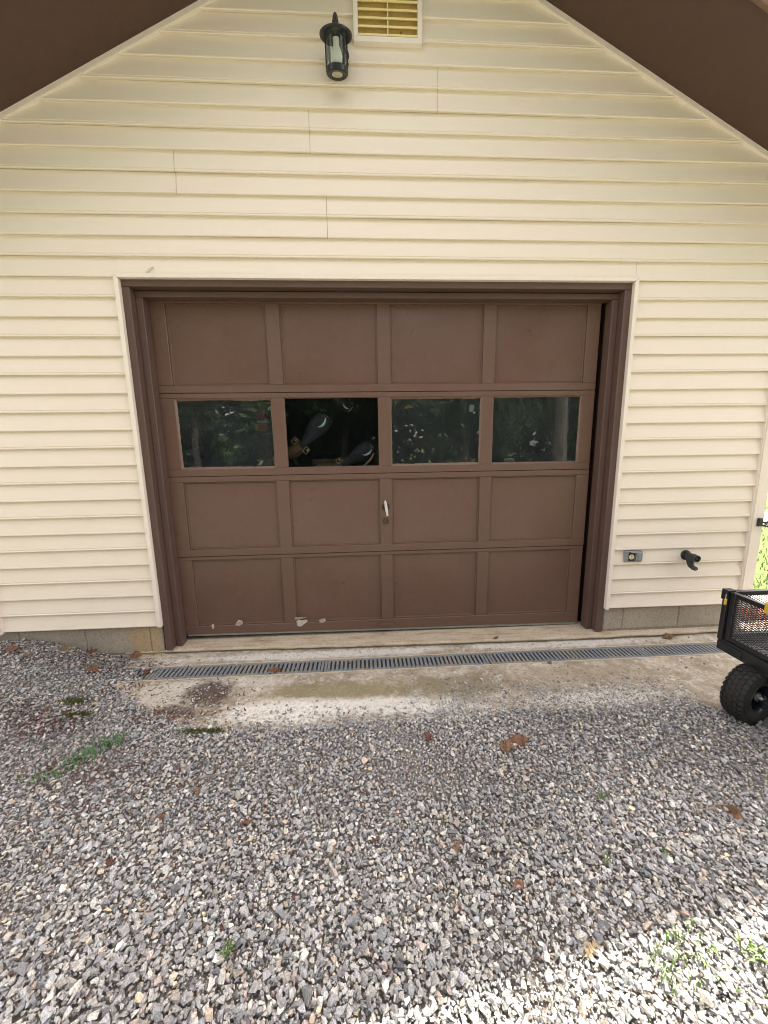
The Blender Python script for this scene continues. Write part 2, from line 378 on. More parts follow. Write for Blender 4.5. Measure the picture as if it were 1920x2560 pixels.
# trench drain
dr = empty('trench_drain', (-.3, (YB+YF)/2, -.21), 'long grey slotted trench drain set in the concrete in front of the garage door', 'drain')
ch = MB()
ch.box(-1.42, 2.9, YB, YB+.008, -.3, slabz(YB)+.002); ch.box(-1.42, 2.9, YF-.008, YF, -.3, slabz(YF)+.002)
ch.build('channel_edge', M_CHEDGE, dr, (-.3, -.2, -.21))
MB().box(-1.42, 2.9, YF, YB, -.30, -.292).build('channel_floor', M_DARK, dr, (-.3, -.2, -.3))
def grate_mesh(length, flip=False):
    b = MB(); n = int(length/.0257); p = length/n; t = .006
    b.box(0, length, -.0625, -.0445, -t, 0); b.box(0, length, .0445, .0625, -t, 0)
    for i in range(n+1):
        x0 = max(0, i*p-.0074); x1 = min(length, i*p+.0074)
        if i == 0: x1 = .014
        if i == n: x0 = length-.014
        b.box(x0, x1, -.0445, .0445, -t-.001, -.0006)
    for i in range(n):
        b.box(i*p+.004, (i+1)*p-.004, .0445, .052, 0, .0012); b.box(i*p+.004, (i+1)*p-.004, -.052, -.0445, 0, .0012)
    return b
xs = [(-1.419, .145, 0), (-1.268, .998, .003), (-.264, 1.008, .001), (.752, .998, .002), (1.756, 1.0, 0)]
gzc = slabz((YB+YF)/2)
for i, (x, ln, dz) in enumerate(xs):
    o = grate_mesh(ln).build('grate', M_GRATE, dr, (0, 0, 0)); o.location = Vector((x, (YB+YF)/2, gzc-.0005+dz*.5))-Vector(dr.location)
    o.rotation_euler = (0, 0, random.uniform(-.0012, .0012))
# ------------------------------------------------------------------ the garage building
C = .1016
PK = (.19, 3.712); SL = .49
def rake(x): return PK[1]-SL*abs(x-PK[0])
bld = empty('garage_building', (.15, 0, -.2), 'cream sided garage with a dark brown roof overhang and a wide brown garage door', 'garage')
OB = tuple(bld.location)
XL, XR = -2.262, 2.556; JL, JR = -1.322, 1.630; JT = 2.048
seams = {28: .441, 29: .441, 26: -.238, 27: -.238, 24: -.948, 25: -.948, 22: -.163, 23: -.163, 20: 1.52, 21: 1.52}
sd = MB()
def wob(x, k): return .0014*noise.noise(Vector((x*1.3, k*3.7, 0))), .0022*noise.noise(Vector((x*.9, k*5.1, 9)))
def course(k, x0b, x1b, x0t, x1t, z0=None, off=0.):
    zb = k*C; z1 = zb+C; zs = zb if z0 is None else z0
    dbl = k % 2 == 1
    prof = [(.001, .004), (-.0180, .0), (-.0205, .0025), (-.0202, .0080 if not dbl else .006)]
    if dbl: prof += [(-.0165, .0085), (-.0158, .012), (-.0182, .0140)]
    else: prof += [(-.0192, .0110)]
    prof += [(-.0130, .045), (-.0075, .076), (-.0035, .098), (-.0030, C+.003)]
    if z0 is not None: prof = [(y, z) for y, z in prof if zb+z > zs]; prof = [(prof[0][0], zs-zb)]+prof
    n = max(2, int(abs(x1b-x0b)/.16)+1); vs = []; fs = []; m = len(prof)
    for i in range(n+1):
        t = i/n
        for (y, z) in prof:
            u = min(1, max(0, z/C)); xa = x0b+(x0t-x0b)*u; xb = x1b+(x1t-x1b)*u; x = xa+(xb-xa)*t
            dy, dz = wob(x, k); vs.append((x, y+dy*(1 if z < .05 else .4)+off, zb+z+dz))
    for i in range(n):
        for j in range(m-1): fs.append((i*m+j, (i+1)*m+j, (i+1)*m+j+1, i*m+j+1))
    sd.add(vs, fs)
for k in range(0, 37):
    zb, zt = k*C, (k+1)*C
    def lim(z):
        if z > rake(XL)-.0: a = PK[0]-(PK[1]-z)/SL
        else: a = XL
        if z > rake(XR): b = PK[0]+(PK[1]-z)/SL
        else: b = XR
        return max(XL, a)-.01, min(XR, b)+.01
    a0, b0 = lim(zb); a1, b1 = lim(min(zt, PK[1]-.001))
    if b0-a0 < .05: continue
    if zt <= JT: spans = [(a0, JL+.01, a1, JL+.01), (JR-.01, b0, JR-.01, b1)]
    elif zb < JT: spans = [(a0, JL+.01, a1, JL+.01), (JR-.01, b0, JR-.01, b1), (JL+.011, JR-.011, JL+.011, JR-.011, JT-.008)]
    else: spans = [(a0, b0, a1, b1)]
    # vent opening
    if zb > 3.14:
        spans = [(a0, .012, a1, .012), (.352, b0, .352, b1)] if zb < 3.55 else spans
    for s_ in spans:
        s4 = s_[:4]; z0 = s_[4] if len(s_) > 4 else None; sm = seams.get(k)
        if sm and s4[0] < sm-.05 < s4[1]-.1:
            course(k, s4[0], sm-.0007, s4[2], sm-.0007, z0, -.0015); course(k, sm+.0007, s4[1], sm+.0007, s4[3], z0)
        elif s4[1]-s4[0] > .02: course(k, *s4, z0)
sd.build('siding', M_SIDE, bld, OB)
# wall core: solid wall behind siding with the opening
wc = MB()
wc.add([(XL, .006, 0), (XL, .14, 0)], [])
def slabxz(b, pts, y0, y1):
    n = len(pts); b.add([(x, y0, z) for x, z in pts]+[(x, y1, z) for x, z in pts],
          [tuple(range(n)), tuple(range(2*n-1, n-1, -1))]+[(i, i+n, (i+1) % n+n, (i+1) % n) for i in range(n)])
wc = MB()
slabxz(wc, [(-2.33, .002), (JL+.03, .002), (JL+.03, 2.02), (-2.33, 2.02)], .004, .14)
slabxz(wc, [(JR-.03, .002), (2.62, .002), (2.62, 2.02), (JR-.03, 2.02)], .004, .14)
slabxz(wc, [(-2.33, 2.0201), (2.62, 2.0201), (2.62, rake(2.62)-.01), (PK[0], PK[1]-.02), (-2.33, rake(-2.33)-.01)], .004, .14)
wc.box(-2.32, -2.20, .1405, 6.2, -.25, 2.45); wc.box(2.50, 2.61, .1405, 6.2, -.25, 2.42); wc.box(-2.32, 2.61, 6.2005, 6.3, -.25, 3.4)
wc.box(-2.19, 2.49, .15, 6.19, 2.40, 2.44)
wc.build('wall_core', simple('bare_board', (.16, .12, .08), .8), bld, OB)
# side sheathing so the right side looks like siding from outside
ms = MB()
for k in range(0, 24):
    ms.add([(2.640, .03, k*C), (2.640, 6.2, k*C), (2.628, 6.2, k*C+C), (2.628, .03, k*C+C), (2.615, .03, k*C), (2.615, 6.2, k*C)], [(0, 1, 2, 3), (0, 4, 5, 1)])
ms.build('side_siding', M_SIDE, bld, OB); ms = MB()
for k in range(0, 24):
    ms.add([(-2.355, .03, k*C), (-2.355, 6.2, k*C), (-2.343, 6.2, k*C+C), (-2.343, .03, k*C+C), (-2.33, .03, k*C), (-2.33, 6.2, k*C)], [(3, 2, 1, 0), (1, 5, 4, 0)])
ms.build('side_siding', M_SIDE, bld, OB)
# corner posts
for x0, x1, zb in ((2.553, 2.634, -.03), (-2.345, -2.262, -.016)):
    p = MB(); p.box(x0, x1, -.030, .06, zb, 2.62); p.build('corner_post', M_POST, bld, OB, bevel=.004, seg=2)
    q = MB(); q.box((x0-.006) if x0 > 0 else x1, x0 if x0 > 0 else x1+.006, -.025, .0, zb+.01, 2.6); q.build('post_flange', M_POST, bld, OB)
# J trim round the opening (mitred)
tj = .0225
def frame_piece(pts_out, pts_in, y0, y1, b):
    a, c = pts_out; d, e = pts_in
    b.hexa([(a[0], y0, a[1]), (c[0], y0, c[1]), (e[0], y0, e[1]), (d[0], y0, d[1])], [(a[0], y1, a[1]), (c[0], y1, c[1]), (e[0], y1, e[1]), (d[0], y1, d[1])])
for nm, o1, i1 in (('top', ((JL-.001, JT), (JR+.001, JT)), ((JL+tj, JT-tj), (JR-tj, JT-tj))),
                   ('l', ((JL-.001, -.004), (JL-.001, JT-.0016)), ((JL+tj, -.004), (JL+tj, JT-tj-.0016))),
                   ('r', ((JR+.001, -.004), (JR+.001, JT-.0016)), ((JR-tj, -.004), (JR-tj, JT-tj-.0016)))):
    b = MB(); frame_piece(o1, i1, -.029, .006, b); b.build('opening_trim', M_TRIM, bld, OB, bevel=.0018)
# rake trim, soffit, fascia, roof
tw = .030
for s in (-1, 1):
    xe = 2.95 if s > 0 else -2.58
    def P(x, dz=0): return (x, rake(x)+dz)
    b = MB(); n = 26
    for i in range(n):
        xa = PK[0]+(xe-PK[0])*i/n; xb = PK[0]+(xe-PK[0])*(i+1)/n
        w0 = .0025*noise.noise(Vector((xa*4, s, 0))); w1 = .0025*noise.noise(Vector((xb*4, s, 0)))
        a = [(xa, -.022, rake(xa)+w0), (xb, -.022, rake(xb)+w1), (xb, -.022, rake(xb)+tw+.003), (xa, -.022, rake(xa)+tw+.003)]
        c = [(x, 0.003, z) for x, y, z in a]; b.hexa(a, c)
    for i in range(n):    # raised bead along the lower edge
        xa = PK[0]+(xe-PK[0])*i/n; xb = PK[0]+(xe-PK[0])*(i+1)/n
        w0 = .0025*noise.noise(Vector((xa*4, s, 0))); w1 = .0025*noise.noise(Vector((xb*4, s, 0)))
        a = [(xa, -.026, rake(xa)+w0), (xb, -.026, rake(xb)+w1), (xb, -.026, rake(xb)+.011+w1), (xa, -.026, rake(xa)+.011+w0)]
        c = [(x, -.0215, z) for x, y, z in a]; b.hexa(a, c)
    b.build('rake_trim', M_TRIM, bld, OB)
    cut = 1.02 if s > 0 else -1.95
    for xa, xb in ((PK[0], cut-.001*s), (cut+.001*s, xe)):
        so_ = MB(); a = [(xa, rake(xa)+tw), (xb, rake(xb)+tw), (xb, rake(xb)+tw+.012), (xa, rake(xa)+tw+.012)]
        so_.hexa([(x, .004, z) for x, z in a], [(x, -.44, z) for x, z in a]); so_.build('soffit', M_SOFF, bld, OB)
    f = MB(); a = [(PK[0], PK[1]+.008), (xe, rake(xe)+.008), (xe, rake(xe)+.10), (PK[0], PK[1]+.10)]
    f.hexa([(x, -.4405, z) for x, z in a], [(x, -.462, z) for x, z in a]); f.build('fascia', M_FASC, bld, OB, bevel=.002)
    f = MB(); a = [(PK[0], PK[1]+.045), (xe, rake(xe)+.045), (xe, rake(xe)+.20), (PK[0], PK[1]+.20)]
    f.hexa([(x, -.4625, z) for x, z in a], [(x, -.475, z) for x, z in a]); f.build('roof_edge', M_DRIP, bld, OB)
    xo = xe+.35*s
    r = MB(); a = [(PK[0], PK[1]+.205), (xo, rake(xo)+.205), (xo, rake(xo)+.225), (PK[0], PK[1]+.225)]
    r.hexa([(x, -.485, z) for x, z in a], [(x, 6.7, z) for x, z in a]); r.build('roof', M_ROOF, bld, OB)
    e = MB(); x1_ = (2.634 if s > 0 else -2.345)
    e.box(min(x1_, xo), max(x1_, xo), .01, 6.5, rake(xo)+.03, rake(xo)+.05); e.box(xo-.012, xo+.012, -.48, 6.7, rake(xo)+.03, rake(xo)+.2)
    e.build('eave_soffit', M_SOFF, bld, OB)
# foundation blocks
fb = MB(); mo = MB()
def blockrow(x0, x1, joints, z0, z1):
    e = [x0]+joints+[x1]
    for a, c in zip(e[:-1], e[1:]):
        fb.box(a+.004, c-.004, .003, .19, z0+.004, z1)
    mo.box(x0, x1, .0065, .15, z0-.05, z1-.002)
blockrow(-2.33, -1.31, [-2.19, -1.79, -1.392], -.19, .004); blockrow(-2.33, -1.31, [-1.99, -1.59], -.40, -.198)
fb.build('foundation_block', M_BLOCK, bld, OB, bevel=.003); mo.build('mortar', M_MORT, bld, OB); fb = MB(); mo = MB(); blockrow(1.615, 2.615, [1.754, 2.154, 2.556], -.165, .004)
fb.build('foundation_block', M_BLOCK, bld, OB, bevel=.003)
for yy in (0,):
    s2 = MB(); s2.box(2.52, 2.612, .20, 6.2, -.34, .004); s2.build('side_foundation', M_BLOCK, bld, OB); s2 = MB(); s2.box(-2.327, -2.2, .20, 6.2, -.34, .004); s2.build('side_foundation', M_BLOCK, bld, OB)
mo.build('mortar', M_MORT, bld, OB)
# threshold sill
sb = MB(); nx = 110; prof = [(-.30, .012), (-.206, .010), (-.199, .006), (-.190, -.004), (-.182, -.001), (-.1775, .012), (-.1785, .17)]
def sfront(x): return float(np.interp(x, [-1.56, -1.0, 0, 1.4, 2.0, 2.62], [.004, .002, -.030, -.052, -.048, -.034]))
vs = []
for i in range(nx):
    x = -1.56+4.19*i/(nx-1); f0 = sfront(x)+.005*noise.noise(Vector((x*7, 0, 3)))
    for j, (z, y) in enumerate(prof):
        jz = .003*noise.noise(Vector((x*11, j*2.3, 1))); jy = .005*noise.noise(Vector((x*9, j*3.3, 5)))
        vs.append((x, (f0+y+jy) if j < 6 else .17, z+(jz if 0 < j < 6 else 0)))
m = len(prof); fs = [(i*m+j, (i+1)*m+j, (i+1)*m+j+1, i*m+j+1) for i in range(nx-1) for j in range(m-1)]
sb.add(vs, fs); sb.build('threshold', M_SILL, bld, OB)
# door frame boards
fr = lambda nm, m_, *a, bv=.0025: MB().box(*a).build(nm, m_, bld, OB, bevel=bv)
fr('door_jamb', M_JAMB, -1.300, -1.2585, -.004, .30, -.1745, 1.9885); fr('door_jamb', M_JAMB, 1.5655, 1.6075, -.004, .30, -.1745, 1.9885)
fr('door_header', M_HEAD, -1.300, 1.6075, -.0045, .30, 1.990, 2.0265)
fr('stop_header', M_HEAD, -1.258, 1.565, .045, .112, 1.954, 1.9855)
fr('door_stop', M_JAMB, -1.2575, -1.2195, .045, .112, -.177, 1.9525); fr('door_stop', M_JAMB, 1.5265, 1.5645, .045, .112, -.177, 1.9525)
# ------------------------------------------------------------------ garage door
PX = [(-1.137, -.557), (-.478, .105), (.184, .765), (.842, 1.421)]
D0, D1 = -1.245, 1.504; YD = .116
secs = [(1.4405, 1.992, 1.485, 1.948, 0.), (.9335, 1.4375, .978, 1.408, 0.), (.4115, .9305, .458, .897, -.0035), (-.150, .4085, -.078, .386, .0005)]
dmb = MB()
for si, (z0, z1, p0, p1, dy) in enumerate(secs):
    y0 = YD+dy; y1 = y0+.034; t = .0
    if si == 3:
        dmb.hexa([(D0, y0, -.134), (D1, y0, -.158), (D1, y0, p0), (D0, y0, p0)], [(D0, y1, -.134), (D1, y1, -.158), (D1, y1, p0), (D0, y1, p0)])
    else: dmb.box(D0, D1, y0, y1, z0, p0)
    dmb.box(D0, D1, y0, y1, p1, z1)
    e = [D0]+[v for p in PX for v in p]+[D1]
    for a, c in zip(e[0::2], e[1::2]): dmb.box(a, c, y0+.0008, y1, p0, p1)
    dmb.box(D0+.002, D1-.002, y0+.012, y1-.004, z0-.004, z0)      # dark tongue in the joint
door = dmb.build('garage_door', M_STILE, bld, OB, bevel=.0022)
DO = (0, YD, 0)
def sub(mb, nm, m_, bevel=0, smooth=False): return mb.build(nm, m_, door, DO, bevel=bevel, smooth=smooth)
for si, (z0, z1, p0, p1, dy) in enumerate(secs):
    for pi, (a, c) in enumerate(PX):
        y0 = YD+dy; d = .011; g = .011
        if si == 1: continue
        b = MB()     # recessed field with sloped moulding
        o = [(a+.0005, p0+.0005), (c-.0005, p0+.0005), (c-.0005, p1-.0005), (a+.0005, p1-.0005)]; i_ = [(a+g, p0+g), (c-g, p0+g), (c-g, p1-g), (a+g, p1-g)]
        vs = [(x, y0+.0095, z) for x, z in o]+[(x, y0+.0085, z) for x, z in [((p[0]*.35+q[0]*.65), (p[1]*.35+q[1]*.65)) for p, q in zip(o, i_)]]+[(x, y0+.0160, z) for x, z in i_]
        k = 4; fs = []
        for r_ in range(2):
            for j in range(4): fs.append((r_*4+j, r_*4+(j+1) % 4, r_*4+4+(j+1) % 4, r_*4+4+j))
        b.add(vs, fs)
        nxp = 12; nz = 8; vs = []; ph = random.random()*10
        for jz in range(nz+1):
            for ix in range(nxp+1):
                u, v_ = ix/nxp, jz/nz; x = a+g+(c-a-2*g)*u; z = p0+g+(p1-p0-2*g)*v_
                e_ = min(1, 8*min(u, 1-u, v_, 1-v_)); vs.append((x, y0+.0155+e_*.0035*noise.noise(Vector((x*3+ph, z*3, si))), z))
        fs = [(j*(nxp+1)+i2, j*(nxp+1)+i2+1, (j+1)*(nxp+1)+i2+1, (j+1)*(nxp+1)+i2) for j in range(nz) for i2 in range(nxp)]
        b.add(vs, fs); sub(b, 'door_panel', M_DOOR, smooth=True)
# windows
p0, p1 = .978, 1.408
M_PUTTY = brown('putty_edge', (.16, .10, .075))
for pi, (a, c) in enumerate(PX):
    cl = pi == 1
    MB().box(a-.004, c+.004, YD+.018, YD+.021, p0-.004, p1+.004).build('window_pane', M_GL2 if cl else M_GL, door, DO)
    b = MB(); wdt = [.017, .005, .017, .013][pi]
    for (xa, za, xb, zb_, nx_, nz_) in ((a, p0, c, p0, 0, 1), (a, p1, c, p1, 0, -1), (a, p0, a, p1, 1, 0), (c, p0, c, p1, -1, 0)):
        n = 40; vs = []
        kk = {0: 1., }
        for i in range(n+1):
            t = i/n; x = xa+(xb-xa)*t; z = za+(zb_-za)*t; wv = wdt*(.70+.30*noise.noise(Vector((x*5, z*5, pi*3)))+.22*noise.noise(Vector((x*50, z*50, pi))))
            if nx_: wv *= .62
            wv = max(.002, wv)
            vs += [(x, YD+.006, z), (x+nx_*wv*.5, YD+.011, z+nz_*wv*.5), (x+nx_*wv, YD+.0176, z+nz_*wv)]
        b.add(vs, [(i*3+j, i*3+j+1, i*3+j+4, i*3+j+3) for i in range(n) for j in range(2)])
    sub(b, 'window_putty', M_PUTTY)
# handle, lock, bolts, lift handle, peeled paint
hb = MB(); Mh = Matrix.Translation((.143, YD-.048, .712)) @ Matrix.Rotation(R_(-8), 4, 'Y')
hb.hexa([Mh @ Vector(p) for p in ((-.0065, -.006, -.054), (.0065, -.006, -.054), (.010, -.006, 0), (-.010, -.006, 0))], [Mh @ Vector(p) for p in ((-.0065, .006, -.054), (.0065, .006, -.054), (.010, .006, 0), (-.010, .006, 0))])
hb.hexa([Mh @ Vector(p) for p in ((-.010, -.006, .0003), (.010, -.006, .0003), (.006, -.006, .048), (-.006, -.006, .048))], [Mh @ Vector(p) for p in ((-.010, .006, .0003), (.010, .006, .0003), (.006, .006, .048), (-.006, .006, .048))])
ho = sub(hb, 'handle', simple('pale_worn_metal', (.62, .58, .53), .5, metal=.2, var=.2, sc_=150, bmp=.3), bevel=.003)
hs = MB().tube([(.143, YD-.044, .712), (.143, YD-.004, .712)], .009, 12); sub(hs, 'handle_shaft', M_METAL, smooth=True)
sub(MB().lathe([(0, -.010), (.021, -.010), (.024, -.006), (.024, 0)], Matrix.Translation((.143, YD-.001, .712)) @ Matrix.Rotation(R_(90), 4, 'X').inverted(), 20), 'handle_rose', M_BLACK, smooth=True)
Rm = Matrix.Translation((.141, YD-.0005, .618)) @ Matrix.Rotation(R_(90), 4, 'X')
sub(MB().lathe([(0, .005), (.010, .005), (.0105, .0062), (.012, .0062), (.0125, .004), (.0165, .004), (.018, .0085), (.021, .007), (.0215, 0)], Rm, 28), 'lock', simple('bronze_lock', (.09, .055, .04), .35, metal=.3, var=.25, sc_=90), smooth=True)
sub(MB().box(.1395, .1425, YD-.0063, YD-.005, .610, .620), 'keyhole', M_DARK)
bolts = [(1.475, 1.898, .009), (1.452, .06, .006), (1.480, .06, .006), (1.452, .015, .006), (1.480, .015, .006), (-1.185, .05, .006), (-1.16, .06, .006), (-1.187, .93, .006), (.143, .50, .0055), (.143, .80, .005), (-1.178, .855, .006), (-1.18, 1.86, .005), (-1.17, 1.70, .004), (1.469, .85, .006), (1.47, .50, .006)]
for x, z, r in bolts:
    sub(MB().lathe([(0, r*.55), (r*.7, r*.5), (r, r*.2), (r, 0)], Matrix.Translation((x, YD-.0003, z)) @ Matrix.Rotation(R_(90), 4, 'X'), 12), 'bolt_head', M_STILE, smooth=True)
lh = MB(); lh.tube([(.085, YD-.002, -.098), (.088, YD-.022, -.103), (.178, YD-.022, -.105), (.181, YD-.002, -.100)], .0045, 8); lh.box(.075, .19, YD-.003, YD-.0005, -.112, -.090)
sub(lh, 'lift_handle', M_STILE)
sub(MB().hexa([(D0+.03, YD+.004, -.147), (D1-.01, YD+.004, -.1715), (D1-.01, YD+.004, -.1585), (D0+.03, YD+.004, -.1345)], [(D0+.03, YD+.03, -.147), (D1-.01, YD+.03, -.1715), (D1-.01, YD+.03, -.1585), (D0+.03, YD+.03, -.1345)]), 'bottom_seal', simple('grey_seal', (.22, .235, .215), .6))
M_PEEL = simple('bare_filler', (.36, .30, .23), .85, var=.3, sc_=90, bmp=.5); M_PEEL2 = simple('bare_white_filler', (.46, .41, .36), .85, var=.2, sc_=90, bmp=.5)
def flake(pts, nm, m_, y=YD-.0015, th=.002):
    rd = random.Random(len(pts)+int(pts[0][0]*1000)); q = []
    for i in range(len(pts)):
        a = Vector(pts[i]); c = Vector(pts[(i+1) % len(pts)]); q.append(tuple(a))
        for t in (.25, .5, .75): q.append(tuple(a.lerp(c, t)+Vector((rd.gauss(0, .0013), rd.gauss(0, .0013)))))
    pts = q
    b = MB(); n = len(pts); b.add([(x, y+(th*.0), z) for x, z in pts]+[(x, y+th, z) for x, z in pts], [tuple(range(n)), tuple(range(2*n-1, n-1, -1))]+[(i, i+n, (i+1) % n+n, (i+1) % n) for i in range(n)])
    sub(b, nm, m_)
def rel(cx, cz, w_, h_, P_): return [(cx+w_*a, cz+h_*c) for a, c in P_]
flake(rel(-.870, -.064, .055, .04, [(-.45, -.35), (0, -.5), (.35, -.3), (.5, .0), (.25, .42), (0, .5), (-.2, .25)]), 'peeled_paint', M_PEEL, th=.012)
flake(rel(-1.041, -.080, .022, .035, [(-.5, .3), (-.2, -.5), (.3, -.4), (.5, .1), (.1, .5)]), 'peeled_paint', M_PEEL2)
flake(rel(-.442, -.080, .078, .052, [(-.5, .25), (-.42, -.45), (-.1, -.5), (.2, -.1), (.5, .2), (.4, .42), (-.1, .35), (-.3, .5)]), 'peeled_paint', M_PEEL2)
flake(rel(-.450, -.045, .085, .018, [(-.5, .5), (-.5, -.5), (.1, -.3), (.5, .1), (.1, .4)]), 'peeled_paint', simple('grey_flake', (.28, .22, .19), .8))
flake(rel(-.305, -.070, .050, .035, [(-.5, .1), (-.3, -.4), (.1, -.5), (.5, 0), (.35, .5), (-.1, .45)]), 'peeled_paint', M_PEEL)
# ------------------------------------------------------------------ gable vent
gv = MB(); V0, V1, VB, VT = .006, .356, 3.130, 3.60; t = .024
for o1, i1 in ((((V0, VB), (V1, VB)), ((V0+t, VB+t), (V1-t, VB+t))), (((V0, VT), (V1, VT)), ((V0+t, VT-t), (V1-t, VT-t))), (((V0, VB), (V0, VT)), ((V0+t, VB+t), (V0+t, VT-t))), (((V1, VB), (V1, VT)), ((V1-t, VB+t), (V1-t, VT-t)))):
    frame_piece(o1, i1, -.034, .004, gv)
vent = gv.build('gable_vent', M_TRIM, bld, (V0, 0, VB), bevel=.0015)
for i in range(12):
    z = VB+t+.006+i*.0355
    b = MB(); a = V0+t+.001; c = V1-t-.001
    if z+.03 > VT-t: break
    b.hexa([(a, -.030, z), (c, -.030, z), (c, -.030, z+.004), (a, -.030, z+.004)], [(a, -.0045, z+.016), (c, -.0045, z+.016), (c, -.0045, z+.020), (a, -.0045, z+.020)])
    b.box(a, c, -.033, -.0302, z-.004, z+.005)
    b.build('louver', M_VENT, vent, (V0, 0, VB))
MB().box(V0+t, V1-t, -.0035, .002, VB+t, VT-t).build('vent_screen', M_VENTIN, vent, (V0, 0, VB))
MB().box(.178, .184, -.030, -.0036, VB+t+.002, VT-t-.002).build('vent_mullion', M_VENT, vent, (V0, 0, VB))
MB().box(V0+t+.001, V1-t-.001, -.028, -.002, VB+t+.0005, VB+t+.005).build('vent_sill', M_VENT, vent, (V0, 0, VB))
for dx in (0, .006): MB().box(.245+dx, .2475+dx, -.0305, -.028, VB+t+.014, VB+t+.026).build('dark_mark', M_DARK, vent, (V0, 0, VB))
# ------------------------------------------------------------------ wall lantern
LX, LY = -.080, -.105
lan = empty('wall_lantern', (LX, 0, 3.0), 'black outdoor wall lantern with clear glass and a white bulb beside the gable vent', 'lantern')
LO = (LX, 0, 3.0)
TL = Matrix.Translation((LX, LY, 0)); TILT = Matrix.Translation((LX, LY, 3.035)) @ Matrix.Rotation(R_(17), 4, 'X') @ Matrix.Diagonal((1, 1, .80, 1)) @ Matrix.Translation((-LX, -LY, -3.035))
def lp(mb, nm, m_, smooth=True, bevel=0):
    if nm not in ('arm', 'backplate'): mb.v = [tuple(TILT @ Vector(p)) for p in mb.v]
    return mb.build(nm, m_, lan, LO, smooth=smooth, bevel=bevel)
cap = lp(MB().lathe([(.0, 3.108), (.012, 3.108), (.03, 3.106), (.055, 3.102), (.073, 3.096), (.079, 3.090), (.079, 3.083), (.075, 3.079), (.06, 3.080), (.05, 3.082), (0, 3.084)], TL, 36), 'cap', M_BLACK)
lp(MB().lathe([(.014, 3.106), (.012, 3.118), (.009, 3.126), (.011, 3.132), (.0155, 3.141), (.016, 3.146), (.012, 3.150), (.0135, 3.156), (.012, 3.166), (.006, 3.179), (0, 3.184)], TL, 20), 'finial', M_BLACK)
lp(MB().lathe([(.0495, 2.945), (.0505, 3.08)], TL, 36), 'glass_cylinder', M_GLL)
lp(MB().lathe([(.030, 2.917), (.048, 2.914), (.054, 2.920), (.054, 2.943), (.050, 2.948), (.042, 2.945), (.040, 2.926), (.030, 2.922)], TL, 36, close=True), 'base_ring', M_BLACK)
for s_ in (-1, 1): lp(MB().box(LX+s_*.0525-.003, LX+s_*.0525+.003, LY-.006, LY+.006, 2.93, 3.085), 'side_bar', M_BLACK, False, .001)
lp(MB().lathe([(0, 3.078), (.016, 3.076), (.016, 3.063), (.0155, 3.045), (.018, 3.035), (.026, 3.012), (.0285, 2.997), (.026, 2.978), (.018, 2.962), (0, 2.956)], TL, 24), 'bulb', M_BULB)
lp(MB().lathe([(0, 2.926), (.022, 2.924), (.026, 2.920), (.027, 2.9175), (.020, 2.9165), (0, 2.9165)], TL, 24), 'socket_disc', M_METAL)
arm = MB(); arm.tube([(LX+.01, -.012, 3.06), (LX+.008, -.04, 3.06), (LX+.004, -.06, 3.07), (LX, -.085, 3.085)], .009, 10)
lp(arm, 'arm', M_BLACK)
bp = MB(); bp.lathe([(0, .026), (.015, .025), (.030, .018), (.040, .008), (.042, 0)], Matrix.Translation((LX+.022, 0-.008, 3.075)) @ Matrix.Diagonal((1, 1, 1.3, 1)) @ Matrix.Rotation(R_(90), 4, 'X'), 30); lp(bp, 'backplate', M_BLACK)
# ------------------------------------------------------------------ outlet
ol = empty('outlet_cover', (1.765, 0, .36), 'small grey outdoor outlet plate with its left flap open on the siding', 'outlet')
OO = tuple(ol.location); op = lambda mb, nm, m_, bv=0, sm=False: mb.build(nm, m_, ol, OO, bevel=bv, smooth=sm)
op(MB().box(1.706, 1.826, -.026, -.006, .325, .399), 'cover_plate', M_GREY, .003)
op(MB().box(1.732, 1.771, -.0275, -.0262, .334, .392), 'socket_recess', M_BLACK)
rc = MB(); rc.lathe([(0, .003), (.016, .003), (.0175, 0)], Matrix.Translation((1.7515, -.0276, .360)) @ Matrix.Rotation(R_(90), 4, 'X'), 20); op(rc, 'receptacle', M_CREAMP, sm=True)
sl_ = MB(); sl_.box(1.7455, 1.7475, -.0312, -.0300, .362, .371); sl_.box(1.7545, 1.7565, -.0312, -.0300, .363, .370); sl_.box(1.7490, 1.7535, -.0312, -.0300, .349, .3535); op(sl_, 'slots', M_DARK)
op(MB().box(1.777, 1.820, -.040, -.0262, .333, .392), 'spring_flap', M_GREY, .004)
fl = MB(); fl.box(1.735, 1.775, -.052, -.0265, .3925, .3965); op(fl, 'open_flap', M_GREY, .001)
op(MB().box(1.785, 1.812, -.0425, -.0402, .341, .385), 'flap_ridge', M_GREY, .0015)
# ------------------------------------------------------------------ black pipe outlet on wall
pp = empty('wall_pipe', (2.15, 0, .35), 'black plastic pipe elbow poking out of the siding right of the outlet', 'pipe')
PO = tuple(pp.location); ppb = lambda mb, nm: mb.build(nm, M_PIPE, pp, PO, smooth=True)
RX = Matrix.Rotation(R_(90), 4, 'X')
ppb(MB().lathe([(0, .012), (.032, .011), (.034, .006), (.034, 0)], Matrix.Translation((2.135, -.011, .357)) @ RX, 24), 'flange')
ppb(MB().lathe([(.024, 0), (.024, .055), (.026, .056), (.026, .062), (.023, .064), (.023, .085), (.016, .085), (.015, .07), (0, .07)], Matrix.Translation((2.135, -.02, .357)) @ RX, 24), 'barrel')
ppb(MB().lathe([(0, .012), (.008, .012), (.009, 0)], Matrix.Translation((2.135, -.09, .357)) @ RX, 16), 'core')
ppb(MB().tube([(2.136, -.05, .352), (2.136, -.056, .318), (2.137, -.062, .300), (2.143, -.075, .288), (2.150, -.092, .284)], [.025, .021, .018, .015, .0135], 14), 'spout')
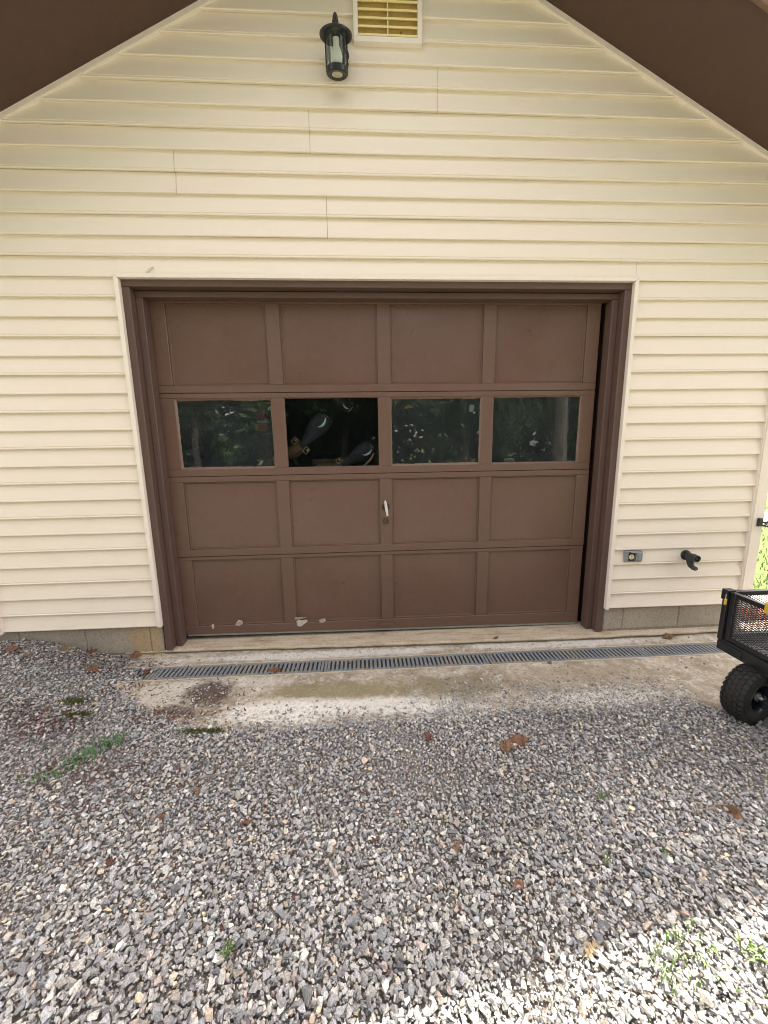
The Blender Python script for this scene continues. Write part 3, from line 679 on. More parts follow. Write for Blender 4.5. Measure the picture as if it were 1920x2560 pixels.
MB().lathe([(0, 0), (.0085, 0)], Matrix.Translation((2.1502, -.0930, .284)) @ RX, 14).build('spout_mouth', M_DARK, pp, PO)
# black clip on the corner post
ck = empty('wall_clip', (2.60, -.03, .57), 'small black clamp bracket fixed to the right corner post', 'clip')
CO = tuple(ck.location)
MB().box(2.585, 2.615, -.045, -.0245, .545, .600).build('clip_base', M_PIPE, ck, CO, bevel=.004)
MB().tube([(2.60, -.04, .575), (2.63, -.05, .572), (2.655, -.055, .590), (2.668, -.05, .602)], .006, 8).build('clip_hook', M_PIPE, ck, CO, smooth=True)
MB().tube([(2.60, -.04, .555), (2.63, -.052, .548), (2.66, -.06, .538)], .006, 8).build('clip_arm', M_PIPE, ck, CO, smooth=True)
MB().tube([(2.628, -.045, .562), (2.628, -.065, .562)], .006, 8).build('clip_screw', M_METAL, ck, CO, smooth=True)

# ------------------------------------------------------------------ garden cart
cx0, cx1, cy0, cy1 = 1.835, 2.80, -1.13, -.595
cart = empty('garden_cart', (2.3, -.86, -.235), 'black steel mesh garden cart with chunky knobby tyres at the right edge', 'cart')
KO = tuple(cart.location); kp = lambda mb, nm, m_=M_CART, bv=0, sm=False: mb.build(nm, m_, cart, KO, bevel=bv, smooth=sm)
zb0, zb1, zt = .032, .092, .352
b = MB(); b.box(cx0, cx0+.004, cy0, cy1, zb0, zb1); b.box(cx0+.0045, cx1, cy1-.004, cy1, zb0, zb1); b.box(cx1-.004, cx1, cy0, cy1-.0045, zb0, zb1); b.box(cx0+.0045, cx1-.0045, cy0, cy0+.004, zb0, zb1)
b.box(cx0+.0045, cx0+.03, cy0+.0045, cy1-.0045, zb1-.004, zb1); b.box(cx0+.031, cx1-.0045, cy1-.03, cy1-.0045, zb1-.004, zb1); b.box(cx0+.031, cx1-.0045, cy0+.0045, cy0+.03, zb1-.004, zb1)
b.box(cx0-.004, cx0-.0003, cy1-.13, cy1-.001, zb0+.002, zb1-.012)
kp(b, 'bed_frame', bv=.0012)
b = MB(); b.box(2.05, 2.09, cy0+.005, cy1-.005, zb0+.002, zb0+.04); kp(b, 'cross_member'); b = MB(); b.box(2.55, 2.59, cy0+.005, cy1-.005, zb0+.002, zb0+.04); kp(b, 'cross_member')
def mesh_sheet(o, U, V, lu, lv, pu=.021, pv=.0118, t=.0013):
    b = MB(); o = Vector(o); U = Vector(U); V = Vector(V); W = U.cross(V)
    k0 = -int(lv/pv)-1; sl2 = pu/pv
    def clip(x0, dirn):
        # line through (x0,0) moving dirn*sl2 in u per v
        pts = []
        v0, v1 = 0, lv; u0 = x0; u1 = x0+dirn*sl2*lv
        if u0 == u1: return None
        def at(u): return (u-u0)/(u1-u0)*lv
        lo, hi = v0, v1
        a1, a2 = sorted((at(0), at(lu))); lo = max(lo, a1); hi = min(hi, a2)
        if hi-lo < .003: return None
        return (u0+dirn*sl2*lo, lo), (u0+dirn*sl2*hi, hi)
    for d in (1, -1):
        n0 = int((-sl2*lv)/(pu*2))-1; n1 = int((lu+sl2*lv)/(pu*2))+1
        for i in range(n0*2, n1*2+1):
            c = clip(i*pu, d)
            if not c: continue
            (ua, va), (ub, vb) = c; A = o+U*ua+V*va; B = o+U*ub+V*vb
            s_ = (B-A).normalized().cross(W).normalized()*t; wv = W*t*(1.0 if d > 0 else .7)
            b.hexa([A-s_-wv, A+s_-wv, A+s_+wv, A-s_+wv], [B-s_-wv, B+s_-wv, B+s_+wv, B-s_+wv])
    return b
kp(mesh_sheet((cx0+.012, cy0+.012, zb1+.0015), (1, 0, 0), (0, 1, 0), cx1-cx0-.024, cy1-cy0-.024), 'bed_mesh')
def panel(nm, o, U, lu, upto=zt):
    U = Vector(U); o = Vector(o); Vv = Vector((0, 0, 1)); z0 = zb1+.006; h = upto-z0
    W = U.cross(Vv).normalized(); r = .0115
    b = MB()
    def bar(p, q, hw=r):
        p = Vector(p); q = Vector(q); d = (q-p).normalized(); n1 = W*hw; n2 = d.cross(W)*hw
        b.hexa([p-n1-n2, p+n1-n2, p+n1+n2, p-n1+n2], [q-n1-n2, q+n1-n2, q+n1+n2, q-n1+n2])
    top = o+Vv*(h-r); bar(top+U*(2*r+.0005), top+U*(lu-2*r-.0005)); bar(o+Vv*r+U*(2*r+.0005), o+Vv*r+U*(lu-2*r-.0005))
    bar(o+U*r, o+U*r+Vv*h); bar(o+U*(lu-r), o+U*(lu-r)+Vv*h)
    f = kp(b, nm, bv=.002)
    ms_ = mesh_sheet(o+U*.02+Vv*.02, U, Vv, lu-.04, h-.04); ms_.build('panel_mesh', M_CART, f, tuple(wloc(f)))
    return f
z0 = zb1+.006
panel('end_panel', (cx0+.014, cy0+.03, z0), (0, 1, 0), cy1-cy0-.06)
panel('side_panel', (cx0+.034, cy1-.016, z0), (1, 0, 0), cx1-cx0-.05)
panel('side_panel', (cx0+.034, cy0+.016, z0), (1, 0, 0), cx1-cx0-.05)
panel('end_panel', (cx1-.014, cy0+.03, z0), (0, 1, 0), cy1-cy0-.06)
for (px, py, tilt) in ((cx0+.002, cy1-.012, 1), (cx0+.002, cy0+.012, -1), (cx1-.002, cy1-.012, 1), (cx1-.002, cy0+.012, -1)):
    b = MB(); sx_ = 1 if px < 2 else -1
    b.box(px-.010, px+.012, py-.012, py+.012, zb1-.004, zt-.002); kp(b, 'corner_post', bv=.002)
    b = MB(); b.box(px-.015, px+.030*sx_ if sx_ > 0 else px+.015, py-.016, py+.016, zt-.0015, zt+.008); b.box(px-.018, px-.0105, py-.014, py+.014, zt-.045, zt-.001); kp(b, 'corner_bracket', bv=.002)
    kp(MB().lathe([(0, .004), (.005, .0035), (.007, 0)], Matrix.Translation((px+.018, py-.0125-.014, zt-.02)) @ RX, 12), 'bolt_head', M_METAL, sm=True)
b = MB(); b.tube([(cx0-.022, cy1-.03, zt-.01), (cx0-.022, cy1-.03, zt-.035)], .0018, 6); kp(b, 'tag_wire', M_METAL)
kp(MB().box(cx0-.029, cx0-.015, cy1-.036, cy1-.027, zt-.066, zt-.034), 'yellow_tag', M_YEL, .003)
kp(MB().box(cx0-.012, cx0+.032, cy1-.240, cy1-.197, zt-.035, zt+.022), 'yellow_latch', M_YEL, .008)
# wheels
def wheel(loc, yaw):
    W = bpy.data.objects.new('wheel', None); COL.objects.link(W); W.parent = cart; W.location = Vector(loc)-Vector(KO); W.rotation_euler = (0, 0, yaw); W.scale = (1.07, 1.07, 1.07)
    return W
def wheel_meshes():
    A = RX      # lathe axis -> local -Y
    ty = MB(); hw = .047; Rr = .126
    prof = [(.066, -hw+.006), (.070, -hw+.002), (.085, -hw-.001), (.102, -hw), (.114, -hw+.004), (.121, -hw+.012), (.1235, -.02), (.1245, 0), (.1235, .02), (.121, hw-.012), (.114, hw-.004), (.102, hw), (.085, hw+.001), (.070, hw-.002), (.066, hw-.006)]
    ty.lathe(prof, A, 56)
    n = 30
    for i in range(n):
        a0 = 2*math.pi*i/n
        for row, yc in enumerate((-.037, -.0185, 0, .0185, .037)):
            a = a0+(.5 if row % 2 else 0)*2*math.pi/n; wv = .0074; la = .070
            z_ = [(-.5, -1), (0, -1.25), (.5, -1), (.5, .75), (0, 1.05), (-.5, .75)] if row % 2 == 0 else [(-.5, -.9), (0, -.6), (.5, -.9), (.5, .9), (0, 1.2), (-.5, .9)]
            inn = []; out = []
            for (u, v_) in z_:
                an = a+v_*la; y = yc+u*wv*2; rb = .118 if abs(y) > .036 else .1215; rt = (.1275 if abs(y) < .03 else .1245) if abs(y) < .042 else .1195
                for lst, rr in ((inn, rb-.004), (out, rt)):
                    lst.append((rr*math.cos(an), y, rr*math.sin(an)))
            k = 6; ty.add(inn+out, [tuple(range(6, 12)), ]+[(i2, (i2+1) % 6, (i2+1) % 6+6, i2+6) for i2 in range(6)])
    rim = MB(); rim.lathe([(.068, -.040), (.071, -.043), (.070, -.046), (.064, -.044), (.060, -.036), (.057, -.015), (.055, 0), (.057, .015), (.060, .036), (.064, .044), (.070, .046), (.071, .043), (.068, .040)], A, 40)
    rim.lathe([(.056, .004), (.045, .006), (.03, .012), (.024, .014), (.022, .028), (0, .028)], A, 30)
    hub = MB(); hub.lathe([(.020, .018), (.018, .034), (.010, .036), (.008, .050), (0, .051)], A, 20)
    hub.tube([(.010, -.042, -.012), (.018, -.048, -.006), (.018, -.048, .008), (.010, -.044, .014)], .0018, 6)
    return ty, rim, hub
ty, rim, hub = wheel_meshes()
M_RIM = simple('blue_black_rim', (.016, .022, .035), .25, var=.2)
ws = [((1.838, -.785, -.098), R_(13)), ((1.878, -1.13, -.098), R_(13)), ((2.62, -.66, -.098), R_(180)), ((2.62, -1.10, -.098), 0)]
for i, (l, yw) in enumerate(ws):
    W = wheel(l, yw)
    if i == 0:
        W0 = W
        for mb_, nm, m_ in ((ty, 'tyre', M_RUB), (rim, 'rim', M_RIM), (hub, 'hub', M_METAL)):
            me = mb_.build(nm, m_, None, smooth=True); me.parent = W; me.location = (0, 0, 0)
        kids = list(W.children)
    else:
        for k_ in kids:
            c = k_.copy(); COL.objects.link(c); c.parent = W
b = MB()
Mx = Matrix.Translation((1.835, -.775, -.106)) @ Matrix.Rotation(R_(13), 4, 'Z')
b.box(.03, .075, -.098, -.092, -.06, .14, Mx); b.box(-.02, .075, -.098, -.055, .135, .145, Mx); b.tube([Mx @ Vector((0, -.03, 0)), Mx @ Vector((0, -.33, 0))], .010, 10)
b.box(-.03, .03, -.30, -.08, -.02, .015, Mx)
kp(b, 'axle_bracket')
b = MB(); b.box(2.60, 2.64, cy0+.06, cy1-.08, -.12, -.09); b.box(2.60, 2.64, -.9, -.87, -.09, .03); kp(b, 'rear_axle')
# ------------------------------------------------------------------ behind the building corner on the right
pt = MB(); pt.box(2.66, 4.6, -.1, .68, -.335, -.262)
tag(pt.build('patio', simple('white_concrete', (.60, .57, .52), .9, var=.12, sc_=8, bmp=.3), bevel=.004), kind='structure')
M_BRICK = simple('red_brick', (.36, .14, .08), .85, var=.25, sc_=25, bmp=.5)
bs_ = [(2.86, .27, 0), (3.07, .275, 0), (2.9, .275, 1), (3.28, .28, 0)]
bl = ['red brick lowest left of the stack behind the cart', 'red brick lowest middle of the stack behind the cart', 'red brick lying on top of the stack behind the cart', 'red brick lowest right of the stack behind the cart']
for (x, y, lv), lab in zip(bs_, bl):
    o = MB().box(-.1, .1, -.048, .048, 0, .057).build('brick', M_BRICK, bevel=.004); o.location = (x, y, -.262+lv*.058); o.rotation_euler = (0, 0, random.uniform(-.06, .06)); tag(o, lab, 'brick', 'bricks stacked behind the garden cart')
pv_ = MB()
for i in range(8):
    for j in range(4):
        x = 2.78+i*.205+(j % 2)*.1; y = -.03+j*.062; pv_.box(x, x+.198, y, y+.056, -.2615, -.258)
tag(pv_.build('paver_strip', simple('pale_brick', (.52, .34, .26), .85, var=.3, sc_=12, bmp=.4)), kind='structure')
gp = MB().add([(4.5, 3.9, -.334), (30, 3.0, -.334), (30, 4.4, -.334), (4.5, 5.0, -.334)], [(0, 1, 2, 3)]); tag(gp.build('path', simple('pale_path', (.26, .23, .18), .9, sc_=6)), kind='structure')
gp = MB().add([(3, 8, -.333), (60, 8, -.333), (60, 16, -.333), (3, 16, -.333)], [(0, 1, 2, 3)]); tag(gp.build('road', simple('dark_road', (.05, .05, .052), .8, sc_=6)), kind='structure')
lg = MB()
for i in range(9000):
    x = random.uniform(2.9, 9); y = random.uniform(.72, 7)
    if 3.7 < y < 5.1: continue
    a = random.uniform(0, 6.28); h_ = random.uniform(.03, .09); w_ = .006; dx, dy = math.cos(a)*w_, math.sin(a)*w_; lx, ly = random.gauss(0, .02), random.gauss(0, .02)
    lg.add([(x-dx, y-dy, -.34), (x+dx, y+dy, -.34), (x+lx, y+ly, -.34+h_)], [(0, 1, 2)])
lw = lg.build('lawn_grass', leafm('grass_blade', (.09, .14, .02), (.22, .29, .07), .5)); tag(lw, 'bright sunlit lawn grass beyond the garage corner', 'grass', kind='stuff')
# ------------------------------------------------------------------ trees
def tree(loc, h, tr, cr, lean, seed, label, group, nleaf=5200, ls=.12, trunk_only=False, cbase=.35):
    rd = random.Random(seed); T = empty('tree', loc, label, 'tree', group); lx, ly, lz = loc
    tb = MB(); top = Vector((lx+lean[0]*h, ly+lean[1]*h, lz+h*.85)); base = Vector(loc)-Vector((0, 0, .1))
    pts = [base.lerp(top, t)+Vector((rd.gauss(0, .05), rd.gauss(0, .05), 0))*min(1, t*4) for t in [i/8 for i in range(9)]]
    tb.tube(pts, [tr*(1.25-.0 if i == 0 else 1-.1*i) for i in range(9)], 12)
    limbs = []
    for i in range(11):
        t = rd.uniform(cbase, .95); p = base.lerp(top, t); a = rd.uniform(0, 6.28); ln = cr*rd.uniform(.6, 1.)
        e = p+Vector((math.cos(a)*ln, math.sin(a)*ln, ln*rd.uniform(.25, .8))); mid = p.lerp(e, .5)+Vector((0, 0, -.1*ln))
        tb.tube([p, mid, e], [tr*.35*(1.1-t), tr*.22*(1.1-t), .01], 6); limbs += [mid, e, p.lerp(e, .75)]
    tb.build('trunk', M_BARK, T, loc, smooth=True)
    cs = [l+Vector((rd.gauss(0, .4), rd.gauss(0, .4), rd.gauss(0, .4))) for l in limbs for _ in range(2)]+[top+Vector((rd.gauss(0, .6), rd.gauss(0, .6), rd.gauss(.3, .5))) for _ in range(6)]
    g = np.random.default_rng(seed); n = nleaf; ci = g.integers(0, len(cs), n); cen = np.array([tuple(c) for c in cs])[ci]
    rad = cr*.30; d = g.normal(size=(n, 3)); d /= np.linalg.norm(d, axis=1)[:, None]; p = cen+d*(rad*g.uniform(.2, 1, (n, 1))**.5)*[1, 1, .75]
    u = g.normal(size=(n, 3)); u /= np.linalg.norm(u, axis=1)[:, None]; v = np.cross(u, g.normal(size=(n, 3))); v /= np.linalg.norm(v, axis=1)[:, None]
    s = g.uniform(.6, 1.2, (n, 1))*ls; q = np.stack([p-u*s, p-v*s*.5, p+u*s, p+v*s*.5], 1).reshape(-1, 3)-np.array(loc)
    me = bpy.data.meshes.new('crown'); me.from_pydata(q.tolist(), [], np.arange(4*n).reshape(-1, 4).tolist()); me.materials.append(M_FOL)
    o = bpy.data.objects.new('crown', me); COL.objects.link(o); o.parent = T
    return T
GB = 'trees across the drive mirrored in the door windows'
tree((-4.6, -8.2, -.33), 7.5, .10, 2.0, (.05, .02), 1, 'slim leaning tree mirrored in the leftmost door window', GB)
tree((5.6, -8.0, -.33), 11, .21, 2.8, (-.005, 0), 2, 'thick straight tree trunk mirrored in the rightmost door window', GB, cbase=.55)
lab = ['leafy tree farthest left across the drive', 'leafy tree second from the left across the drive', 'leafy tree third from the left across the drive', 'leafy tree mid drive opposite the door', 'leafy tree just right of the drive middle', 'leafy tree second from the right across the drive', 'leafy tree farthest right across the drive']
for i, l in enumerate(lab): tree((-13.5+i*4.4+random.uniform(-.6, .6), -14.5+random.uniform(-1.2, 1.2), -.33), random.uniform(8.5, 11), .2, 3.1, (0, 0), 10+i, l, GB, 6500, .2, cbase=.12)
g = np.random.default_rng(77); n = 42000; xw = g.uniform(-24, 24, n); hw_ = 6.5+1.5*np.sin(xw*.9)+np.sin(xw*2.3); zw = -.33+g.random(n)**.8*hw_; yw = -19+g.uniform(-1.2, 1.2, n)+.8*np.sin(xw*1.7+zw)
pw = np.c_[xw, yw, zw]; uw = g.normal(size=(n, 3)); uw /= np.linalg.norm(uw, axis=1)[:, None]; vw = np.cross(uw, g.normal(size=(n, 3))); vw /= np.linalg.norm(vw, axis=1)[:, None]
sw_ = g.uniform(.12, .34, (n, 1)); qw = np.stack([pw-uw*sw_, pw-vw*sw_*.6, pw+uw*sw_, pw+vw*sw_*.6], 1).reshape(-1, 3)
me = bpy.data.meshes.new('woodland'); me.from_pydata(qw.tolist(), [], np.arange(4*n).reshape(-1, 4).tolist()); me.materials.append(M_FOL); o = bpy.data.objects.new('woodland', me); COL.objects.link(o)
tag(o, 'dense dark woodland edge behind the trees across the drive', 'woodland', kind='stuff')
GF = 'trees far beyond the lawn'
for i, (x, y) in enumerate(((26, 20), (33, 22), (41, 24))): tree((x, y, -.33), 9, .25, 3.2, (0, 0), 30+i, ['nearest dark tree beyond the lawn', 'middle dark tree beyond the lawn', 'farthest dark tree beyond the lawn'][i], GF, 4500, .22, cbase=.1)

# ------------------------------------------------------------------ inside the garage
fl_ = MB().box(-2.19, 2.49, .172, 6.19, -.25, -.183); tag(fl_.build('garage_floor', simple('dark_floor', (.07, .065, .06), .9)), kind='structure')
car = empty('parked_car', (-1.35, 2.5, -.18), 'dark vehicle with a red tail light parked behind the leftmost door window', 'car'); VO = tuple(car.location)
M_CAR = simple('dark_car_paint', (.012, .013, .02), .2, var=.1)
b = MB()
prof = [(.9, .25), (.88, .75), (.98, .95), (1.05, 1.55), (1.15, 1.68), (2.6, 1.72), (3.2, 1.25), (4.4, 1.1), (4.6, .8), (4.6, .25)]
n = len(prof); xa, xb = -1.95, -.55
b.add([(xa+(.12 if z > 1 else 0), y, z-.18) for y, z in prof]+[(xb-(.12 if z > 1 else 0), y, z-.18) for y, z in prof], [tuple(range(n)), tuple(range(2*n-1, n-1, -1))]+[(i, i+n, (i+1) % n+n, (i+1) % n) for i in range(n)])
b.build('body', M_CAR, car, VO, bevel=.04, seg=3)
M_RED = simple('red_lens', (.42, .012, .02), .15, var=.05)
MB().box(-.86, -.76, .84, .93, 1.235, 1.30).build('tail_light', M_RED, car, VO, bevel=.01)
MB().box(-.845, -.765, .845, .93, 1.302, 1.328).build('reverse_light', simple('clear_lens', (.7, .7, .7), .1), car, VO, bevel=.006)
MB().box(-.84, -.775, .85, .93, 1.33, 1.41).build('brake_light', M_RED, car, VO, bevel=.01)
MB().tube([(-1.0, .80, 1.235), (-.93, .80, 1.255)], .012, 10).build('chrome_handle', M_METAL, car, VO, smooth=True)
MB().box(-1.9, -.6, .80, .89, .22, .42).build('bumper', M_METAL, car, VO, bevel=.02)
for x in (-1.85, -.65):
    for y in (1.6, 3.8):
        MB().lathe([(.2, -.1), (.31, -.1), (.33, -.07), (.33, .07), (.31, .1), (.2, .1), (.0, .08)], Matrix.Translation((x, y, .15)) @ Matrix.Rotation(R_(90), 4, 'Y'), 28).build('car_wheel', M_RUB, car, VO, smooth=True)
# cloth bags in second window
M_CLOTH = simple('dark_cloth', (.032, .027, .042), .9, var=.2, sc_=30, bmp=.5); M_LEATH = simple('brown_leather', (.12, .06, .02), .5, var=.3, sc_=25); M_PALEG = simple('pale_green_cloth', (.50, .66, .60), .7, var=.3, sc_=60)
M_BRASS = simple('brass_edge', (.62, .50, .24), .45, var=.2)
def bag(loc, rot, s, label):
    E_ = empty('cloth_bag', loc, label, 'bag', 'cloth bags hanging behind the second window'); E_.rotation_euler = rot; E_.scale = (s, s, s)
    def k(mb, nm, m_, sm=True, bv=0):
        o = mb.build(nm, m_, None, smooth=sm, bevel=bv); o.parent = E_; return o
    b = MB(); pr = []
    for i in range(15):
        t = i/14; r = .022+.050*math.sin(min(1, t*1.25)*math.pi/2)**1.3-.018*max(0, t-.8)*5
        pr.append((max(.004, r), t*.27))
    b.lathe(pr, None, 26); b.v = [(x*(1+.12*noise.noise(Vector((x*30, z*18, y*30)))), y*(1+.12*noise.noise(Vector((y*30, z*18, 4)))), z) for x, y, z in b.v]
    k(b, 'sleeve', M_CLOTH)
    k(MB().lathe([(0, .2735), (.024, .274), (.034, .268)], Matrix.Diagonal((1, .6, 1, 1)), 20), 'pale_opening', M_PALEG)
    b = MB(); b.tube([(.030*math.cos(t_)-.0, -.071, .215+.045*math.sin(t_)) for t_ in [(-1.2+2.4*q_/9) for q_ in range(10)]], [.001+.008*math.sin(math.pi*q_/9) for q_ in range(10)], 8); k(b, 'pale_trim', M_PALEG)
    for x in (-.052, .052):
        b = MB(); w_, h_ = .017, .022
        b.tube([(x-w_, -.048, -h_-.012), (x+w_, -.048, -h_-.012), (x+w_, -.048, h_-.012), (x-w_, -.048, h_-.012), (x-w_, -.048, -h_-.012)], .0022, 6); k(b, 'buckle_frame', M_BRASS)
    k(MB().box(-.050, .050, -.018, .018, -.022, .004), 'strap', M_BLACK, False, .003)
    for x in (-.055, .055): k(MB().box(x-.008, x+.008, -.020, .020, -.018, .002), 'buckle', simple('brass_buckle', (.55, .45, .2), .4, metal=.7), False, .003)
    k(MB().tube([(0, 0, -.02), (-.02, 0, -.09), (-.07, 0, -.16), (-.10, .01, -.24)], [.045, .05, .046, .03], 14), 'leather_end', M_LEATH)
bag((-.405, .30, 1.125), (0, R_(42), 0), .92, 'dark cloth bag with a pale green end tilted in the second window')
bag((.045, .32, 1.02), (0, R_(-170), 0), .7, 'small brown bag at the top of the second window') if False else None
bag((-.13, .32, .98), (0, R_(58), 0), .85, 'dark cloth bag low in the right corner of the second window')
bag((-.20, .36, 1.46), (0, R_(128), 0), .60, 'small dark bag hanging at the top of the second window')
# items behind right windows
for (nm, lab_, cat, loc, mb_, m_) in (
    ('paper_scrap', 'white crumpled paper lying behind the rightmost window', 'paper', (1.0, .22, .985), MB().lathe([(0, 0), (.03, .004), (.035, .018), (.015, .026), (0, .024)], None, 9), simple('white_paper', (.8, .8, .78), .8)),
    ('paper_tag', 'small pale paper tag stuck at top right of the third window', 'tag', (.705, .137, 1.335), MB().box(-.014, .014, 0, .001, -.022, .022, Matrix.Rotation(R_(8), 4, 'Y')), simple('grey_paper', (.45, .48, .5), .8)),
    ('torn_sticker', 'torn brown sticker at top left of the third window', 'sticker', (.30, .1368, 1.345), MB().add([(-.03, 0, -.008), (.025, 0, -.004), (.03, 0, .004), (.004, 0, .018), (-.02, 0, .008)], [(0, 1, 2, 3, 4)]), simple('brown_sticker', (.28, .17, .10), .8)),
    ('orange_bottle', 'orange bottle low in the third window', 'bottle', (.72, .30, .93), MB().lathe([(0, 0), (.016, 0), (.016, .07), (.006, .085), (.006, .10), (0, .10)], None, 14), simple('orange_plastic', (.6, .12, .03), .4))):
    o = mb_.build(nm, m_); o.location = loc; tag(o, lab_, cat)
b = MB().tube([(.075, .235, 1.06), (.055, .235, 1.02), (.02, .235, .985), (-.01, .235, .96)], [.006, .008, .008, .005], 8)
tag(b.build('pink_strap', simple('pink_strap', (.45, .20, .16), .6), None, (.02, .235, .985), smooth=True), 'pink strap hanging in the lower right corner of the second window', 'strap')
b = MB(); b.box(-.36, -.05, .40, .55, .90, 1.02)
for i in range(3): b.box(-.34+i*.1, -.26+i*.1, .394, .3995, .93, .99)
tag(b.build('storage_box', simple('dull_red_box', (.10, .035, .025), .6, var=.3), None, (-.2, .47, .90), bevel=.002), 'dull reddish box behind the cloth bags in the second window', 'box')
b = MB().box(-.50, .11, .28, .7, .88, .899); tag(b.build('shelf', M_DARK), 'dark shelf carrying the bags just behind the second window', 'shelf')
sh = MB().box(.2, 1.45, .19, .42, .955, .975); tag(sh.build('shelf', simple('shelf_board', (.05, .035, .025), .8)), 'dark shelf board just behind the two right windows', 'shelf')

# ------------------------------------------------------------------ gravel
nf = lambda x, y, s, o=0: np.array([noise.noise(Vector((a*s, b*s, o))) for a, b in zip(x, y)])
def hulls(n):
    out = []
    for i in range(n):
        r = random.Random(100+i); bm = bmesh.new(); ax = (1, r.uniform(.62, .92), r.uniform(.42, .72))
        for k in range(r.choice((9, 10, 12, 13))):
            v = Vector((r.gauss(0, 1), r.gauss(0, 1), r.gauss(0, 1))).normalized()*r.uniform(.74, 1.14)
            bm.verts.new((v.x*ax[0], v.y*ax[1], v.z*ax[2]))
        bmesh.ops.convex_hull(bm, input=bm.verts); bmesh.ops.delete(bm, geom=[v for v in bm.verts if not v.link_faces], context='VERTS')
        bmesh.ops.triangulate(bm, faces=bm.faces); bm.verts.ensure_lookup_table(); bm.verts.index_update()
        out.append((np.array([v.co[:] for v in bm.verts]), np.array([[v.index for v in f.verts] for f in bm.faces]))); bm.free()
    return out
HU = hulls(36)
PAL = np.array([(.26, .258, .265), (.32, .312, .305), (.20, .20, .205), (.38, .37, .35), (.45, .43, .39), (.31, .28, .25), (.40, .32, .26), (.14, .142, .15), (.36, .295, .27), (.28, .285, .30), (.46, .38, .27)])
PW = np.array([.20, .20, .13, .13, .07, .07, .035, .06, .035, .065, .01]); PW /= PW.sum()
def vis(x, y):       # only the ground that can be seen, with a generous margin
    return (np.abs(x-.02) < 1.5+.80*(y+2.33)*.95+.25)
def scatter(name, pts, label, cat, stuff=True):
    P_, S_ = pts; n = len(P_)
    vi = rng.integers(0, len(HU), n); ang = rng.uniform(0, 2*np.pi, n); t1 = rng.normal(0, .38, n); t2 = rng.normal(0, .38, n)
    ca, sa = np.cos(ang), np.sin(ang); c1, s1 = np.cos(t1), np.sin(t1); c2, s2 = np.cos(t2), np.sin(t2); O = np.zeros(n); I = np.ones(n)
    Rz = np.stack([ca, -sa, O, sa, ca, O, O, O, I], 1).reshape(n, 3, 3); Rx = np.stack([I, O, O, O, c1, -s1, O, s1, c1], 1).reshape(n, 3, 3); Ry = np.stack([c2, O, s2, O, I, O, -s2, O, c2], 1).reshape(n, 3, 3)
    RR = Rz @ Rx @ Ry
    cols = PAL[rng.choice(len(PAL), n, p=PW)]*rng.uniform(.82, 1.6, (n, 1))*np.array([1.05, 1.06, 1.05])*(1+.22*nf(P_[:, 0], P_[:, 1], 2.1, 3))[:, None]; off = rng.uniform(0, 5, (n, 3))
    V, F, T, LC = [], [], [], []; base = 0
    for k, (hv, hf) in enumerate(HU):
        idx = np.nonzero(vi == k)[0]
        if not len(idx): continue
        loc = hv[None]*S_[idx][:, None, None]
        q = np.einsum('nij,nkj->nki', RR[idx], loc)+P_[idx][:, None]
        m_ = len(hv); V.append(q.reshape(-1, 3)); F.append((hf[None]+(base+np.arange(len(idx))*m_)[:, None, None]).reshape(-1, 3))
        T.append(np.repeat(cols[idx], m_, 0)); LC.append((loc+off[idx][:, None]).reshape(-1, 3)); base += m_*len(idx)
    V = np.concatenate(V); F = np.concatenate(F); T = np.concatenate(T); LC = np.concatenate(LC)
    me = bpy.data.meshes.new(name); me.vertices.add(len(V)); me.vertices.foreach_set('co', V.astype(np.float32).ravel())
    me.loops.add(F.size); me.loops.foreach_set('vertex_index', F.astype(np.int32).ravel()); me.polygons.add(len(F))
    me.polygons.foreach_set('loop_start', np.arange(0, F.size, 3, dtype=np.int32)); me.update(calc_edges=True)
    me.polygons.foreach_set('use_smooth', np.zeros(len(F), bool))
    a = me.attributes.new('tone', 'FLOAT_COLOR', 'POINT'); a.data.foreach_set('color', np.c_[T, np.ones(len(T))].astype(np.float32).ravel())
    a = me.attributes.new('loc', 'FLOAT_VECTOR', 'POINT'); a.data.foreach_set('vector', LC.astype(np.float32).ravel())
    me.materials.append(M_STONE); o = bpy.data.objects.new(name, me); COL.objects.link(o)
    return tag(o, label, cat, kind='stuff')
def jgrid(cell, x0=-3.0, x1=3.0, y0=-2.35, y1=.0):
    gx, gy = np.meshgrid(np.arange(x0, x1, cell), np.arange(y0, y1, cell)); p = np.c_[gx.ravel(), gy.ravel()]
    return p+rng.uniform(-.55, .55, p.shape)*cell
def layer(cell, rmin, rmax, lift, soft, prob=1., skew=1.0):
    p = jgrid(cell); x, y = p.T; k = vis(x, y) & (y < .0); p = p[k]; x, y = p.T
    nz = nf(x, y, 6)*.06+nf(x, y, 22)*.045
    e = yedge(x)+nz; sw = soft+.30*ss(.2, .6, x)*(1-ss(1.5, 1.75, x))
    d = (e+sw-y)/np.maximum(sw, .01); pr = np.clip(d, 0, 1)**1.6*prob
    trans = (y > e)
    cl = nf(x, y, 2.2, 7)                # patches where fines dominate
    pr = pr*np.clip(1-.85*np.clip(cl*2.6-.3, 0, 1)*(rmin > .006), 0, 1)
    pr = np.where((y > -.02) & (x > -1.6), 0, pr)
    # slots of the drain and under the wheel stay clear
    k = rng.random(len(p)) < pr; p = p[k]; x, y = p.T; e = e[k]
    r = rmin+(rmax-rmin)*rng.random(len(p))**(1.7*skew)
    near = ss(-.9, -1.7, y); r = r*(1+.18*near); r = np.where(y > e, r*.72, r)
    onslab = (y > yedge(x)-.03) & (x > -1.40); z = np.where(onslab, slabz(y), hg(x, y))
    z = z+r*.38+rng.uniform(0, lift, len(p))*np.where(onslab, .1, 1)
    return np.c_[x, y, z], r
